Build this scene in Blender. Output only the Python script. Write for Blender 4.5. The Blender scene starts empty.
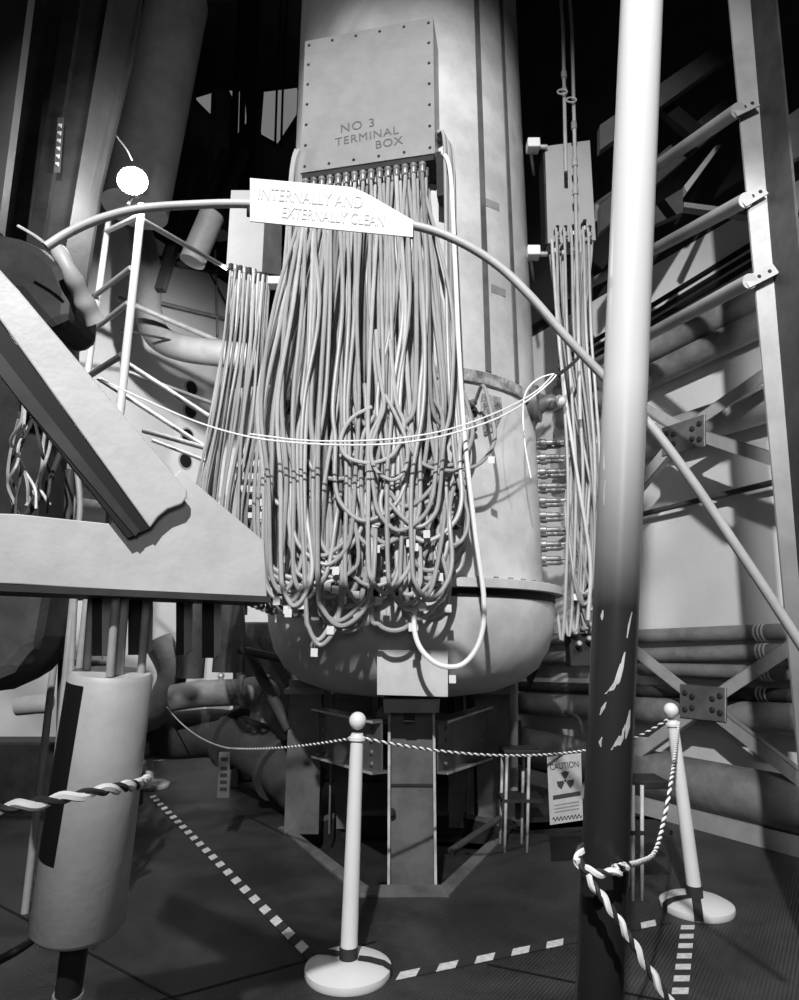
import bpy, bmesh, math, random
from mathutils import Vector, Matrix
random.seed(7)
SC = bpy.context.scene
COL = SC.collection
V = Vector
F = 640.0
PITCH = math.radians(12.5)
CAM = V((0, 0, 1.26))
# ------------------------------------------------------------------ camera
cd = bpy.data.cameras.new('camera'); cam = bpy.data.objects.new('camera', cd); COL.objects.link(cam)
cam.location = CAM; cam.rotation_euler = (math.pi/2 + PITCH, 0, 0)
cd.sensor_fit = 'HORIZONTAL'; cd.sensor_width = 36; cd.lens = F/799*36; cd.clip_start = 0.05
SC.camera = cam
SC.view_settings.view_transform = 'Standard'; SC.view_settings.look = 'None'
SC.view_settings.gamma = 1; SC.view_settings.use_curve_mapping = False
SC.view_settings.exposure = 0.0
# ------------------------------------------------------------------ world and lights
w = bpy.data.worlds.new('world'); SC.world = w; w.use_nodes = True
w.node_tree.nodes['Background'].inputs[0].default_value = (1, 1, 1, 1)
w.node_tree.nodes['Background'].inputs[1].default_value = 0.018
def light(name, typ, loc, target, energy, **kw):
    l = bpy.data.lights.new(name, typ); l.energy = energy
    for k, v in kw.items(): setattr(l, k, v)
    o = bpy.data.objects.new(name, l); COL.objects.link(o); o.location = loc
    if target is not None: o.rotation_euler = (V(target)-V(loc)).to_track_quat('-Z', 'Y').to_euler()
    return o
light('flood_key', 'SPOT', (-0.5, -2.6, 5.3), (0.25, 4.2, 2.15), 2600, spot_size=math.radians(58), spot_blend=0.6, shadow_soft_size=0.06)
light('fill_near', 'AREA', (0.1, -0.9, 1.75), (-0.5, 1.8, 1.5), 11, size=0.6)  # added unseen fill for the near bracket and canister
light('wall_fill_left', 'SPOT', (-1.3, 4.5, 4.1), (-3.1, 7.0, 2.5), 330, spot_size=math.radians(120), spot_blend=0.6, shadow_soft_size=0.05)  # added unseen spot that brightens the left wall
light('wall_fill_right', 'SPOT', (1.45, 1.6, 3.4), (2.3, 4.9, 1.7), 210, spot_size=math.radians(80), spot_blend=0.7, shadow_soft_size=0.05)  # added unseen spot that brightens the right wall

# ------------------------------------------------------------------ pixel helpers
RM = Matrix.Rotation(math.pi/2 + PITCH, 3, 'X')
def ray(px, py): return RM @ V(((px-399.5)/F, -(py-500)/F, -1))
def P(px, py, zc): return CAM + ray(px, py)*zc
def PY(px, py, Y): r = ray(px, py); return CAM + r*(Y/r.y)
def PH(px, py, h): r = ray(px, py); return CAM + r*((h-CAM.z)/r.z)
def PP(px, py, q, n): r = ray(px, py); return CAM + r*((V(q)-CAM).dot(V(n))/r.dot(V(n)))

# ------------------------------------------------------------------ materials
def mat(name, col, rough=0.55, metal=0.0, noise=0.0, scale=6.0, bump=0.0, bscale=40, col2=None, detail=6, emit=0):
    m = bpy.data.materials.new(name); m.use_nodes = True
    nt = m.node_tree; b = nt.nodes['Principled BSDF']
    b.inputs['Roughness'].default_value = rough; b.inputs['Metallic'].default_value = metal
    b.inputs['Base Color'].default_value = (col, col, col, 1)
    if col < .06: b.inputs['Specular IOR Level'].default_value = .15
    tc = nt.nodes.new('ShaderNodeTexCoord')
    if noise > 0 or col2 is not None:
        n = nt.nodes.new('ShaderNodeTexNoise'); n.inputs['Scale'].default_value = scale; n.inputs['Detail'].default_value = detail
        n.inputs['Roughness'].default_value = 0.65
        nt.links.new(tc.outputs['Object'], n.inputs['Vector'])
        r = nt.nodes.new('ShaderNodeValToRGB'); nt.links.new(n.outputs['Fac'], r.inputs[0])
        a = col*(1-noise) if col2 is None else col2; c = min(col*(1+noise), 1) if col2 is None else col
        r.color_ramp.elements[0].position = 0.35; r.color_ramp.elements[0].color = (a, a, a, 1)
        r.color_ramp.elements[1].position = 0.62; r.color_ramp.elements[1].color = (c, c, c, 1)
        nt.links.new(r.outputs[0], b.inputs['Base Color'])
    if bump > 0:
        n2 = nt.nodes.new('ShaderNodeTexNoise'); n2.inputs['Scale'].default_value = bscale; n2.inputs['Detail'].default_value = 4
        nt.links.new(tc.outputs['Object'], n2.inputs['Vector'])
        bp = nt.nodes.new('ShaderNodeBump'); bp.inputs['Strength'].default_value = bump; bp.inputs['Distance'].default_value = 0.02
        nt.links.new(n2.outputs['Fac'], bp.inputs['Height']); nt.links.new(bp.outputs[0], b.inputs['Normal'])
    if emit > 0:
        b.inputs['Emission Color'].default_value = (1, 1, 1, 1); b.inputs['Emission Strength'].default_value = emit
    return m
M = {
 'tank': mat('painted_steel', 0.50, 0.42, 0, 0.16, 3.0, 0.12, 14),
 'box': mat('box_paint', 0.22, 0.5, 0, 0.07, 9, 0.05, 60),
 'sidebox': mat('pale_box_paint', 0.29, 0.5, 0, 0.05, 5),
 'cable': mat('rubber_cable', 0.33, 0.42, 0, 0.10, 5),
 'cable2': mat('pale_rubber_cable', 0.44, 0.42, 0, 0.10, 5),
 'cable3': mat('dark_rubber_cable', 0.20, 0.45, 0, 0.15, 5),
 'white': mat('white_plastic', 0.68, 0.4, 0, 0.03, 5),
 'whitecable': mat('white_cable', 0.78, 0.4),
 'rope': mat('white_cord', 0.85, 0.8),
 'tag': mat('white_tag', 0.66, 0.7),
 'steel': mat('grey_steel', 0.26, 0.5, 0.0, 0.2, 6, 0.1, 30),
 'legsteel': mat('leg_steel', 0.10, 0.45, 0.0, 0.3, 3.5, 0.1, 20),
 'edge': mat('pale_steel_edge', 0.42, 0.4, 0.0, 0.3, 8),
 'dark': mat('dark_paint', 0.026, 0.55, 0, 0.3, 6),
 'black': mat('black', 0.008, 0.6),
 'chrome': mat('bright_metal', 0.5, 0.38, 0.6, 0.2, 30),
 'gland': mat('gland_metal', 0.22, 0.42, 0.4, 0.3, 30),
 'plate': mat('bracket_paint', 0.35, 0.5, 0, 0.08, 9, 0.05, 60),
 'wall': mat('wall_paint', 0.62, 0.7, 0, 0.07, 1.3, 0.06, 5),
 'walldark': mat('dark_upper_wall', 0.03, 0.8, 0, 0.2, 2),  # dark tone for the upper walls and ceiling
 'pipe': mat('pipe_lagging', 0.17, 0.6, 0, 0.28, 4, 0.25, 18),
 'pipelight': mat('pale_pipe', 0.32, 0.5, 0, 0.15, 4, 0.1, 18),
 'pipedark': mat('dark_pipe', 0.05, 0.55, 0, 0.25, 4, 0.2, 18),
 'colpaint': mat('column_paint', 0.18, 0.5, 0, 0.15, 4),
 'curved': mat('white_lagging', 0.20, 0.6, 0, 0.12, 4, 0.1, 12),
 'wood': mat('wood_block', 0.33, 0.7, 0, 0.3, 30),
 'conc': mat('kerb', 0.10, 0.7, 0, 0.35, 5, 0.3, 20),
 'signwhite': mat('sign_board', 0.60, 0.6),
 'ink': mat('ink', 0.05, 0.6), 'fadedink': mat('faded_ink', 0.43, 0.6),
 'pencil': mat('grease_pencil', 0.085, 0.6),
 'paper': mat('sign_paper', 0.42, 0.6, 0, 0.1, 20),
 'tapew': mat('tape_white', 0.62, 0.5, 0, 0.2, 40), 'taped': mat('tape_dark', 0.035, 0.5),
 'lamp': mat('lit_bulb', 1, 0.5, emit=45),
 'patch_glow': mat('glowing_patch', 0.5, 0.5, emit=0.16),  # faint glow standing in for lit wall
 'beam': mat('overhead_beam', 0.045, 0.5, 0, 0.3, 3, 0.1, 20),
 'beamlight': mat('overhead_flange', 0.065, 0.5, 0, 0.2, 3, 0.1, 20),
}
# ------------------------------------------------------------------ mesh builder
class MB:
    def __init__(s): s.v = []; s.f = []; s.mi = []; s.sm = []
    def add(s, vs, fs, mi=0, smooth=False):
        o = len(s.v); s.v += [V(p) for p in vs]
        for f in fs: s.f.append([i+o for i in f]); s.mi.append(mi); s.sm.append(smooth)
        return s
    def hexa(s, a, mi=0):      # a: 8 points, bottom 0-3 ring, top 4-7 ring
        return s.add(a, [(3,2,1,0),(4,5,6,7),(0,1,5,4),(1,2,6,5),(2,3,7,6),(3,0,4,7)], mi)
    def box(s, c, size, u=(1,0,0), v=(0,1,0), n=(0,0,1), mi=0):
        c = V(c); u = V(u).normalized()*size[0]/2; v = V(v).normalized()*size[1]/2; n = V(n).normalized()*size[2]/2
        return s.hexa([c-u-v-n, c+u-v-n, c+u+v-n, c-u+v-n, c-u-v+n, c+u-v+n, c+u+v+n, c-u+v+n], mi)
    def prism(s, pts, d, mi=0):   # polygon extruded by vector d
        k = len(pts); d = V(d); a = [V(p) for p in pts]
        fs = [list(range(k))[::-1], list(range(k, 2*k))] + [(i, (i+1) % k, k+(i+1) % k, k+i) for i in range(k)]
        return s.add(a+[p+d for p in a], fs, mi)
    def tube(s, pts, r, seg=10, mi=0, caps=True):
        pts = [V(p) for p in pts]; n = len(pts); rs = r if isinstance(r, (list, tuple)) else [r]*n
        T = [(pts[min(i+1, n-1)]-pts[max(i-1, 0)]).normalized() for i in range(n)]
        a = T[0].orthogonal().normalized(); vs = []
        for i in range(n):
            a = (a - T[i]*a.dot(T[i])).normalized(); b = T[i].cross(a)
            for k in range(seg):
                t = 2*math.pi*k/seg; vs.append(pts[i] + (a*math.cos(t)+b*math.sin(t))*rs[i])
        fs = [(i*seg+k, i*seg+(k+1) % seg, (i+1)*seg+(k+1) % seg, (i+1)*seg+k) for i in range(n-1) for k in range(seg)]
        s.add(vs, fs, mi, True)
        if caps:
            o = len(s.v)-n*seg
            s.f += [[o+k for k in range(seg)][::-1], [o+(n-1)*seg+k for k in range(seg)]]; s.mi += [mi, mi]; s.sm += [False, False]
        return s
    def lathe(s, c, prof, seg=48, axis=(0,0,1), mi=0, a0=0.0):   # prof: (radius, height) from bottom to top, closed caps
        c = V(c); ax = V(axis).normalized(); u = V((1,0,0)) if abs(ax.x) < .9 else V((0,1,0))
        u = (u-ax*u.dot(ax)).normalized(); w_ = ax.cross(u); vs = []; n = len(prof)
        for r, h in prof:
            for k in range(seg):
                t = a0+2*math.pi*k/seg; vs.append(c+ax*h+(u*math.cos(t)+w_*math.sin(t))*max(r, 1e-4))
        fs = [(i*seg+k, i*seg+(k+1) % seg, (i+1)*seg+(k+1) % seg, (i+1)*seg+k) for i in range(n-1) for k in range(seg)]
        s.add(vs, fs, mi, True)
        o = len(s.v)-n*seg
        s.f += [[o+k for k in range(seg)][::-1], [o+(n-1)*seg+k for k in range(seg)]]; s.mi += [mi, mi]; s.sm += [False, False]
        return s
    def build(s, name, mats, parent=None, loc=None, label=None, bevel=0.0):
        if not isinstance(mats, (list, tuple)): mats = [mats]
        base = V((0,0,0)); p = parent
        while p is not None: base += p.location; p = p.parent
        if loc is None: loc = base if parent is not None else V((sum(v.x for v in s.v)/len(s.v), sum(v.y for v in s.v)/len(s.v), min(v.z for v in s.v)))
        loc = V(loc)
        me = bpy.data.meshes.new(name); me.from_pydata([v-loc for v in s.v], [], s.f)
        for m in mats: me.materials.append(m)
        for i, pl in enumerate(me.polygons): pl.material_index = s.mi[i]; pl.use_smooth = s.sm[i]
        bm = bmesh.new(); bm.from_mesh(me); bmesh.ops.recalc_face_normals(bm, faces=bm.faces)
        for e in bm.edges:
            if len(e.link_faces) == 2 and e.calc_face_angle(0) > 0.7: e.smooth = False
        bm.to_mesh(me); bm.free()
        o = bpy.data.objects.new(name, me); COL.objects.link(o)
        o.parent = parent; o.location = loc-base
        if bevel > 0:
            b = o.modifiers.new('bevel', 'BEVEL'); b.width = bevel; b.segments = 2; b.limit_method = 'ANGLE'
        if label: o['label'] = label
        return o
def tag(o, label, cat, group=None, kind=None):
    o['label'] = label; o['category'] = cat
    if group: o['group'] = group
    if kind: o['kind'] = kind
    return o
def thing(name, label, cat, loc, group=None):
    o = bpy.data.objects.new(name, None); COL.objects.link(o); o.location = V(loc); o.empty_display_size = 0.1
    return tag(o, label, cat, group)
def struct(name, mb, m, label=None, parent=None):
    o = mb.build(name, m, parent)
    if parent is None: o['kind'] = 'structure'; o['label'] = label; o['category'] = name.split('_')[0]
    return o
def cr(pts, n=6):              # Catmull-Rom
    pts = [V(p) for p in pts]; q = [pts[0]*2-pts[1]]+pts+[pts[-1]*2-pts[-2]]; out = []
    for i in range(1, len(q)-2):
        for k in range(n):
            t = k/n; a, b, c, d = q[i-1], q[i], q[i+1], q[i+2]
            out.append(0.5*((2*b)+(c-a)*t+(2*a-5*b+4*c-d)*t*t+(3*b-a-3*c+d)*t**3))
    out.append(pts[-1]); return out
def straight(a, b, n=2): return [V(a).lerp(V(b), i/(n-1)) for i in range(n)]
def text_mesh(txt, size, o, u, v, m, name, parent, ext=0.0008, space=1.0, align='LEFT', label=None, xs=1.0):
    c = bpy.data.curves.new(name, 'FONT'); c.body = txt; c.size = size; c.extrude = ext; c.space_character = space; c.align_x = align
    t = bpy.data.objects.new(name, c); COL.objects.link(t)
    bpy.context.view_layer.update()
    me = bpy.data.meshes.new_from_object(t); bpy.data.objects.remove(t)
    u = V(u).normalized(); v = V(v); v = (v-u*v.dot(u)).normalized(); n = u.cross(v)
    mb = MB(); mb.add([V(o)+u*p.co.x*xs+v*p.co.y+n*p.co.z for p in me.vertices], [list(f.vertices) for f in me.polygons])
    bpy.data.meshes.remove(me)
    return mb.build(name, m, parent, label=label)

# ================================================================== SETTING
# walls
WR0, WR1 = V((2.1+0.507*3.4, 5.3-0.862*3.4, 0)), V((2.1-.507*2.1, 5.3+.862*2.1, 0))
NR = V((-0.862, -0.507, 0)); QR = V((2.1, 5.3, 0))
WB1 = V((-2.3, 7.9, 0)); WL1 = V((-5.2, 3.0, 0))
def wallmb(a, b, z0, z1, n):
    return MB().prism([V((a.x, a.y, z0)), V((b.x, b.y, z0)), V((b.x, b.y, z1)), V((a.x, a.y, z1))], V(n)*-0.2)
nb = V((-(WB1-WR1).y, (WB1-WR1).x, 0)).normalized(); nb = nb if nb.y < 0 else -nb
nl = V(((WL1-WB1).y, -(WL1-WB1).x, 0)).normalized(); nl = nl if nl.x > 0 else -nl
struct('wall_right', wallmb(WR0, WR1, 0, 4.5, NR), M['wall'], 'pale painted wall behind the pipes on the right')
struct('wall_back', wallmb(WR1, WB1, 0, 4.5, nb), M['wall'], 'pale painted wall behind the tank')
struct('wall_left', wallmb(WB1, WL1, 0, 6.0, nl), M['wall'], 'pale painted wall with round holes on the left')
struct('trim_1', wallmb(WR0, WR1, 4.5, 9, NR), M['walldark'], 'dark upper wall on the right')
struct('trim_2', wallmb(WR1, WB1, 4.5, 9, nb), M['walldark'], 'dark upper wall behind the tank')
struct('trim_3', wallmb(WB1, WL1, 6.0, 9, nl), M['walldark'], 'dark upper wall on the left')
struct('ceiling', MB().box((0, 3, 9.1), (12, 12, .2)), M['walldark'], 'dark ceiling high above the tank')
# floor with octagonal pit
pit = [PH(366, 891, 0), PH(441, 891, 0), PH(512, 824, 0)]
pit = [V((p.x, p.y, 0)) for p in pit]
p3 = PH(290, 832, 0); yb = 5.15
pit = [pit[0], pit[1], pit[2], V((pit[2].x+.02, 4.75, 0)), V((0.42, yb, 0)), V((-0.42, yb, 0)), V((p3.x-.02, 4.75, 0)), V((p3.x, p3.y, 0))]
bm_ = MB(); out = [V((6*x, 3+6*y, 0)) for x, y in ((-.35,-1),(.35,-1),(1,-.35),(1,.5),(.35,1),(-.35,1),(-1,.5),(-1,-.35))]
bm_.add(out+pit, [(i, (i+1) % 8, 8+(i+1) % 8, 8+i) for i in range(8)])
low = [p-V((0,0,.14)) for p in pit]
bm_.add(pit+low, [(i, (i+1) % 8, 8+(i+1) % 8, 8+i) for i in range(8)], 1); bm_.add(low, [tuple(range(8))], 1)  # pit sides and bottom coloured dark to stand for deep shade
# floor material: ribbed dark rubber mat with scuffs
fm = bpy.data.materials.new('ribbed_floor'); fm.use_nodes = True; nt = fm.node_tree; b = nt.nodes['Principled BSDF']
tc = nt.nodes.new('ShaderNodeTexCoord'); n1 = nt.nodes.new('ShaderNodeTexNoise'); n1.inputs['Scale'].default_value = 1.6; n1.inputs['Detail'].default_value = 9; n1.inputs['Roughness'].default_value = .68
n1.inputs['Distortion'].default_value = .5
nt.links.new(tc.outputs['Object'], n1.inputs['Vector'])
r1 = nt.nodes.new('ShaderNodeValToRGB'); nt.links.new(n1.outputs['Fac'], r1.inputs[0])
for e, (p_, c_) in zip(r1.color_ramp.elements, ((.38, .011), (.72, .062))): e.position = p_; e.color = (c_, c_, c_, 1)
nt.links.new(r1.outputs[0], b.inputs['Base Color'])
mp = nt.nodes.new('ShaderNodeMapping'); mp.inputs['Rotation'].default_value = (0, 0, .6); nt.links.new(tc.outputs['Object'], mp.inputs[0])
wv = nt.nodes.new('ShaderNodeTexWave'); wv.inputs['Scale'].default_value = 22; wv.inputs['Distortion'].default_value = .3; nt.links.new(mp.outputs[0], wv.inputs[0])
bp = nt.nodes.new('ShaderNodeBump'); bp.inputs['Strength'].default_value = .35; bp.inputs['Distance'].default_value = .01
nt.links.new(wv.outputs['Fac'], bp.inputs['Height']); nt.links.new(bp.outputs[0], b.inputs['Normal'])
b.inputs['Roughness'].default_value = .5
struct('floor', bm_, [fm, M['dark']], 'dark ribbed floor with an octagonal opening under the tank')
# raised steel edging round the opening
mb = MB()
for i in range(8):
    a, c = pit[i], pit[(i+1) % 8]; ctr = V((0, 4.2, 0))
    ao, co = a+(a-ctr).normalized()*.09, c+(c-ctr).normalized()*.09
    mb.hexa([a, c, co, ao, a+V((0,0,.03)), c+V((0,0,.03)), co+V((0,0,.012)), ao+V((0,0,.012))])
struct('trim_4', mb, M['conc'], 'low steel kerb round the floor opening')
# floor seams
mb = MB()
for a, c in (((-3.2, 4.4), (-.2, 2.2)), ((.35, 2.9), (2.6, 1.9)), ((-1.9, 2.0), (-.1, 3.1))):
    a = V((*a, .001)); c = V((*c, .001)); d = (c-a).normalized().cross(V((0,0,1)))*.006
    mb.prism([a-d, c-d, c+d, a+d], (0,0,.0015))
struct('trim_5', mb, M['black'], 'thin dark joints between the floor mats')
# glowing panels stand in for lit wall patches high up behind
for i, poly in enumerate(([(196, 98), (222, 90), (244, 92), (246, 120), (236, 132), (208, 110)], [(264, 92), (297, 88), (296, 112), (277, 141), (261, 132)])):
    q = [PY(x, y, 7.0) for x, y in poly]
    o = struct('window_%d' % (i+1), MB().prism(q, (0, .04, 0)), M['patch_glow'], ('glowing panel for a lit wall patch high in the dark upper left', 'glowing panel for a lit wall patch beside the tower top with dark bars across')[i])  # window_ objects are added glowing panels, not real windows
    o['category'] = 'glowing panel'

# ================================================================== TANK
TC = V((0.075, 4.3, 0))
tank = thing('reactor_vessel', 'tall pale cylindrical steel vessel with a domed bottom standing on legs', 'tank', (TC.x, TC.y, .93))
ZF = 1.555; ZB = 2.80
MB().lathe(TC, [(.10, .925), (.35, .935), (.55, .965), (.70, 1.02), (.81, 1.10), (.88, 1.21), (.92, 1.34), (.93, 1.44), (.93, ZF-.06)], 72).build('domed_bottom', M['tank'], tank)
MB().lathe(TC, [(.935, ZF-.06), (.935, ZF-.012)], 72).build('gasket', M['black'], tank)
fl = MB().lathe(TC, [(.98, ZF-.014), (.985, ZF-.012), (.985, ZF+.032), (.975, ZF+.037)], 72).build('flange', M['tank'], tank)
bl = MB()
for k in range(56):
    t = 2*math.pi*(k+.5)/56; bl.lathe(TC+V((.93*math.cos(t), .93*math.sin(t), 0)), [(.014, ZF+.03), (.014, ZF+.05), (.009, ZF+.052)], 6)
bl.build('bolts', M['gland'], fl)
MB().lathe(TC, [(.865, ZF+.02), (.865, ZB)], 72).build('lower_shell', M['tank'], tank)
MB().lathe(TC, [(.872, ZB-.01), (.872, 9.0)], 72).build('upper_shell', M['tank'], tank)
# battered strap band with flaking paint
band = mat('flaking_band', .40, .5, 0, .2, 14, .5, 40, col2=.10)
mb = MB().lathe(TC, [(.875, ZB-.065), (.886, ZB-.06), (.886, ZB+.015), (.874, ZB+.02)], 72); mb.build('strap_band', band, tank)
def surf(x, R=.865):
    d = max(-R*.98, min(R*.98, x-TC.x)); return TC.y-math.sqrt(R*R-d*d)
def onshell(px, py, R=.865):
    # intersect pixel ray with vertical cylinder
    r = ray(px, py); ox, oy = CAM.x-TC.x, CAM.y-TC.y
    A = r.x*r.x+r.y*r.y; B = 2*(ox*r.x+oy*r.y); Cc = ox*ox+oy*oy-R*R; D = B*B-4*A*Cc
    if D < 0: D = 0
    return CAM+r*((-B-math.sqrt(D))/(2*A))
def shell_patch(mb, poly, R, th=.006, mi=0):
    q = [onshell(x, y, R) for x, y in poly]; n = sum((V((p.x-TC.x, p.y-TC.y, 0)) for p in q), V()).normalized()
    mb.prism([p-n*.004 for p in q], n*(th+.004), mi)
for px, py in ((492, 205), (498, 291)):
    mb = MB(); shell_patch(mb, [(px-7, py-7), (px+7, py-1), (px+7, py+6), (px-7, py+1)], .872, .004); mb.build('name_plate', M['steel'], tank, label='small dark nameplate on the pale shell')
# dark vertical strips on the upper shell
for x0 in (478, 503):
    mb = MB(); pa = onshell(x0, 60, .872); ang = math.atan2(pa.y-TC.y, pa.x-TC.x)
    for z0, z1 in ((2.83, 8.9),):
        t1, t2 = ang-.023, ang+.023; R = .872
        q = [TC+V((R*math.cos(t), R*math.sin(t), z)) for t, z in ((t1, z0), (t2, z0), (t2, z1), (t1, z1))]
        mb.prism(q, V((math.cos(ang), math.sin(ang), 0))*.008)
    mb.build('dark_strip', M['legsteel'], tank, label='darker vertical strip')
# damaged port and dark oval opening right of the bundle
mb = MB(); shell_patch(mb, [(481, 394), (500, 398), (501, 414), (494, 430), (484, 436), (480, 415)], .865, .012); mb.build('torn_cover', mat('torn_cover', .42, .6, 0, .3, 25, .9, 60, col2=.07), tank, label='torn flaking cover patch')
mb = MB(); q = onshell(474, 414); n = V((q.x-TC.x, q.y-TC.y, 0)).normalized()
mb.lathe(q-n*.02, [(.02, 0), (.02, .024)], 20, n); o = mb.build('port', M['black'], tank, label='dark oval port')
# dark hand hole at the right with bulb nozzle
q = onshell(530, 405, .86); n = V((.93, -.36, 0)).normalized()
noz = MB().lathe(q-n*.10, [(.10, 0), (.10, .13), (.12, .13), (.12, .16), (.07, .17), (.05, .2), (.055, .24), (.03, .28)], 28, n).build('nozzle', M['legsteel'], tank, label='dark round nozzle with a knob')
mb = MB(); mb.lathe(q+n*.19, [(.001, -.045), (.03, -.03), (.042, 0), (.03, .03), (.001, .045)], 20, n); mb.build('knob', M['edge'], noz)
# same kind of nozzle on the left
q = onshell(268, 408, .86); n = V((-.93, -.36, 0)).normalized()
MB().lathe(q-n*.10, [(.13, 0), (.13, .10), (.15, .11), (.15, .13), (.10, .15)], 28, n).build('nozzle', M['steel'], tank)

# saddle pads and legs
def slab(poly_px, Y, th, m, name, parent, label=None, bev=0.002):
    return MB().prism([PY(x, y, Y) for x, y in poly_px], (0, th, 0)).build(name, m, parent, label=label, bevel=bev)
base = thing('support_frame', 'dark steel frame of I-beam legs and deep bolted braces carrying the vessel', 'support frame', (0, 4.2, -.14))
slab([(377, 650), (448, 650), (448, 697), (377, 695)], 3.40, .24, M['tank'], 'saddle_plate', tank, 'pale square saddle plate on the front of the dome')
slab([(383, 699), (440, 699), (439, 713), (384, 713)], 3.56, .30, M['steel'], 'head_plate', base)
slab([(404, 713), (415, 713), (415, 722), (404, 722)], 3.60, .10, M['dark'], 'stop_block', base)
a0 = PY(388, 713, 3.71); a1 = PY(435, 713, 3.71); zt = a0.z
def hbeam(x0, x1, y0, depth, z0, z1, tf=.014, mesh_w=None, mesh_f=None, name='leg'):
    wb = MB(); xm = (x0+x1)/2; wb.box((xm, y0+depth/2, (z0+z1)/2), (x1-x0-2*tf, .012, z1-z0)); l = wb.build(name, M['legsteel'], base)
    for x in (x0+tf/2, x1-tf/2):
        MB().box((x, y0+depth/2, (z0+z1)/2), (tf, depth, z1-z0)).build('leg_flange', M['legsteel'], l)
        MB().box((x, y0-.002, (z0+z1)/2), (tf, .006, z1-z0)).build('flange_edge', M['edge'], l, label='bright edge of the flange')  # paler steel strip along the flange edge
    return l
lf = hbeam(a0.x, a1.x, 3.71, .12, -.13, zt)
MB().box(((a0.x+a1.x)/2, 3.763, PY(410, 785, 3.76).z), (a1.x-a0.x-.03, .02, .012)).build('weld_line', M['dark'], lf)
MB().lathe(PY(392, 812, 3.76), [(.02, 0), (.02, .03), (.01, .04)], 12, (0,-1,0)).build('bolt', M['dark'], lf)
for (xa, xb, yt, yb_, Y, side) in ((289, 322, 694, 834, 4.68, 1), (475, 511, 694, 818, 5.05, -1)):
    p0, p1, pb = PY(xa, yt, Y), PY(xb, yt, Y), PY(xa, yb_, Y)
    l = MB().box(((p0.x+p1.x)/2, Y+.06, (p0.z)/2), (abs(p1.x-p0.x), .12, p0.z)).build('leg', M['legsteel'], base)
    MB().box(((p0.x+p1.x)/2, Y+.05, p0.z+.02), (abs(p1.x-p0.x)+.05, .2, .035)).build('cap_plate', M['steel'], l)
    xs = p1.x+.07 if side > 0 else p0.x-.07
    MB().box((xs, Y+.08, p0.z/2), (.012, .14, p0.z)).build('leg_flange', M['legsteel'], l)
    sp = MB().prism([PY(xa, yt-5, Y-.02), PY(xb, yt-5, Y-.02), PY(xb, yt-14, Y-.02), PY(xa, yt-14, Y-.02)], (0, .1, 0)); sp.build('packing_block', M['steel'], l)
# left leg foot plates
l = slab([(449, 758), (474, 758), (474, 828), (449, 828)], 5.1, .1, M['legsteel'], 'leg', base)
l = slab([(335, 758), (352, 758), (352, 829), (335, 829)], 5.1, .1, M['legsteel'], 'leg', base)
# braces
def brace(front, back, Yf, Yb):
    # front: (x, ytop, ybot) ; back likewise
    f0, f1 = PY(front[0], front[1], Yf), PY(front[0], front[2], Yf); b0, b1 = PY(back[0], back[1], Yb), PY(back[0], back[2], Yb)
    d = (b0-f0); nrm = V((-d.y, d.x, 0)).normalized(); nrm = nrm if nrm.y > 0 else -nrm
    pl = MB().prism([f0, b0, b1, f1], nrm*.012).build('brace', M['legsteel'], base)
    for (p, q) in ((f0, b0), (f1, b1)):
        MB().prism([p-nrm*.055, q-nrm*.055, q+nrm*.055, p+nrm*.055], (0, 0, .012)).build('brace_flange', M['legsteel'], pl)
        MB().prism([p-nrm*.058, q-nrm*.058, q-nrm*.054, p-nrm*.054], (0, 0, .014)).build('flange_edge', M['edge'], pl, label='bright edge of the flange')  # paler steel line along the brace flange
    for t in (.12, .90):
        for s_ in (.15, .38, .62, .85):
            a = f0.lerp(b0, t); c = f1.lerp(b1, t); q = a.lerp(c, s_)
            MB().lathe(q, [(.016, 0), (.016, .006), (.010, .013), (.002, .016)], 12, -nrm).build('rivet', M['legsteel'], pl)
brace((381, 723, 774), (319, 710, 757), 3.83, 4.66)
brace((438, 723, 774), (485, 708, 759), 3.83, 5.0)

# ================================================================== MAIN TERMINAL BOX
BR = PY(435, 153, 3.22); BL = PH(300, 173, BR.z)
u = (BR-BL); W_ = u.length; u.normalize(); nb_ = V((u.y, -u.x, 0)); nb_ = nb_ if nb_.y < 0 else -nb_
H_ = .98
tb = thing('terminal_box', 'large grey terminal box marked NO 3 with rows of cables under it', 'terminal box', (BL+BR)/2)
D_ = .27
MB().prism([BL-nb_*.012, BR-nb_*.012, BR-nb_*D_, BL-nb_*D_], (0, 0, H_)).build('body', M['tank'], tb)
MB().prism([BL, BR, BR-nb_*.012, BL-nb_*.012], (0, 0, H_)).build('cover', M['box'], tb)
for k in range(7):
    for sx in (.035, .965):
        q = BL.lerp(BR, sx)+V((0, 0, .04+k*(H_-.08)/6)); MB().lathe(q, [(.009, 0), (.009, .004), (.004, .007)], 10, nb_).build('screw', M['dark'], tb)
for k in range(1, 5):
    for zz in (.035, H_-.035):
        q = BL.lerp(BR, .035+.93*k/5)+V((0, 0, zz)); MB().lathe(q, [(.009, 0), (.009, .004), (.004, .007)], 10, nb_).build('screw', M['dark'], tb)
tu = (u*.99+V((0, 0, .045))).normalized(); tv = V((0, 0, 1))
o1 = PP(340, 133, BL+nb_*.001, nb_); text_mesh('NO 3', .085, o1+nb_*.001, tu, tv, M['pencil'], 'lettering', tb, space=1.15)
o1 = PP(335, 146, BL+nb_*.001, nb_); text_mesh('TERMINAL', .078, o1+nb_*.001, tu, tv, M['pencil'], 'lettering', tb, space=1.12)
o1 = PP(375, 149, BL+nb_*.001, nb_); text_mesh('BOX', .078, o1+nb_*.001, tu, tv, M['pencil'], 'lettering', tb, space=1.1)
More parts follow.
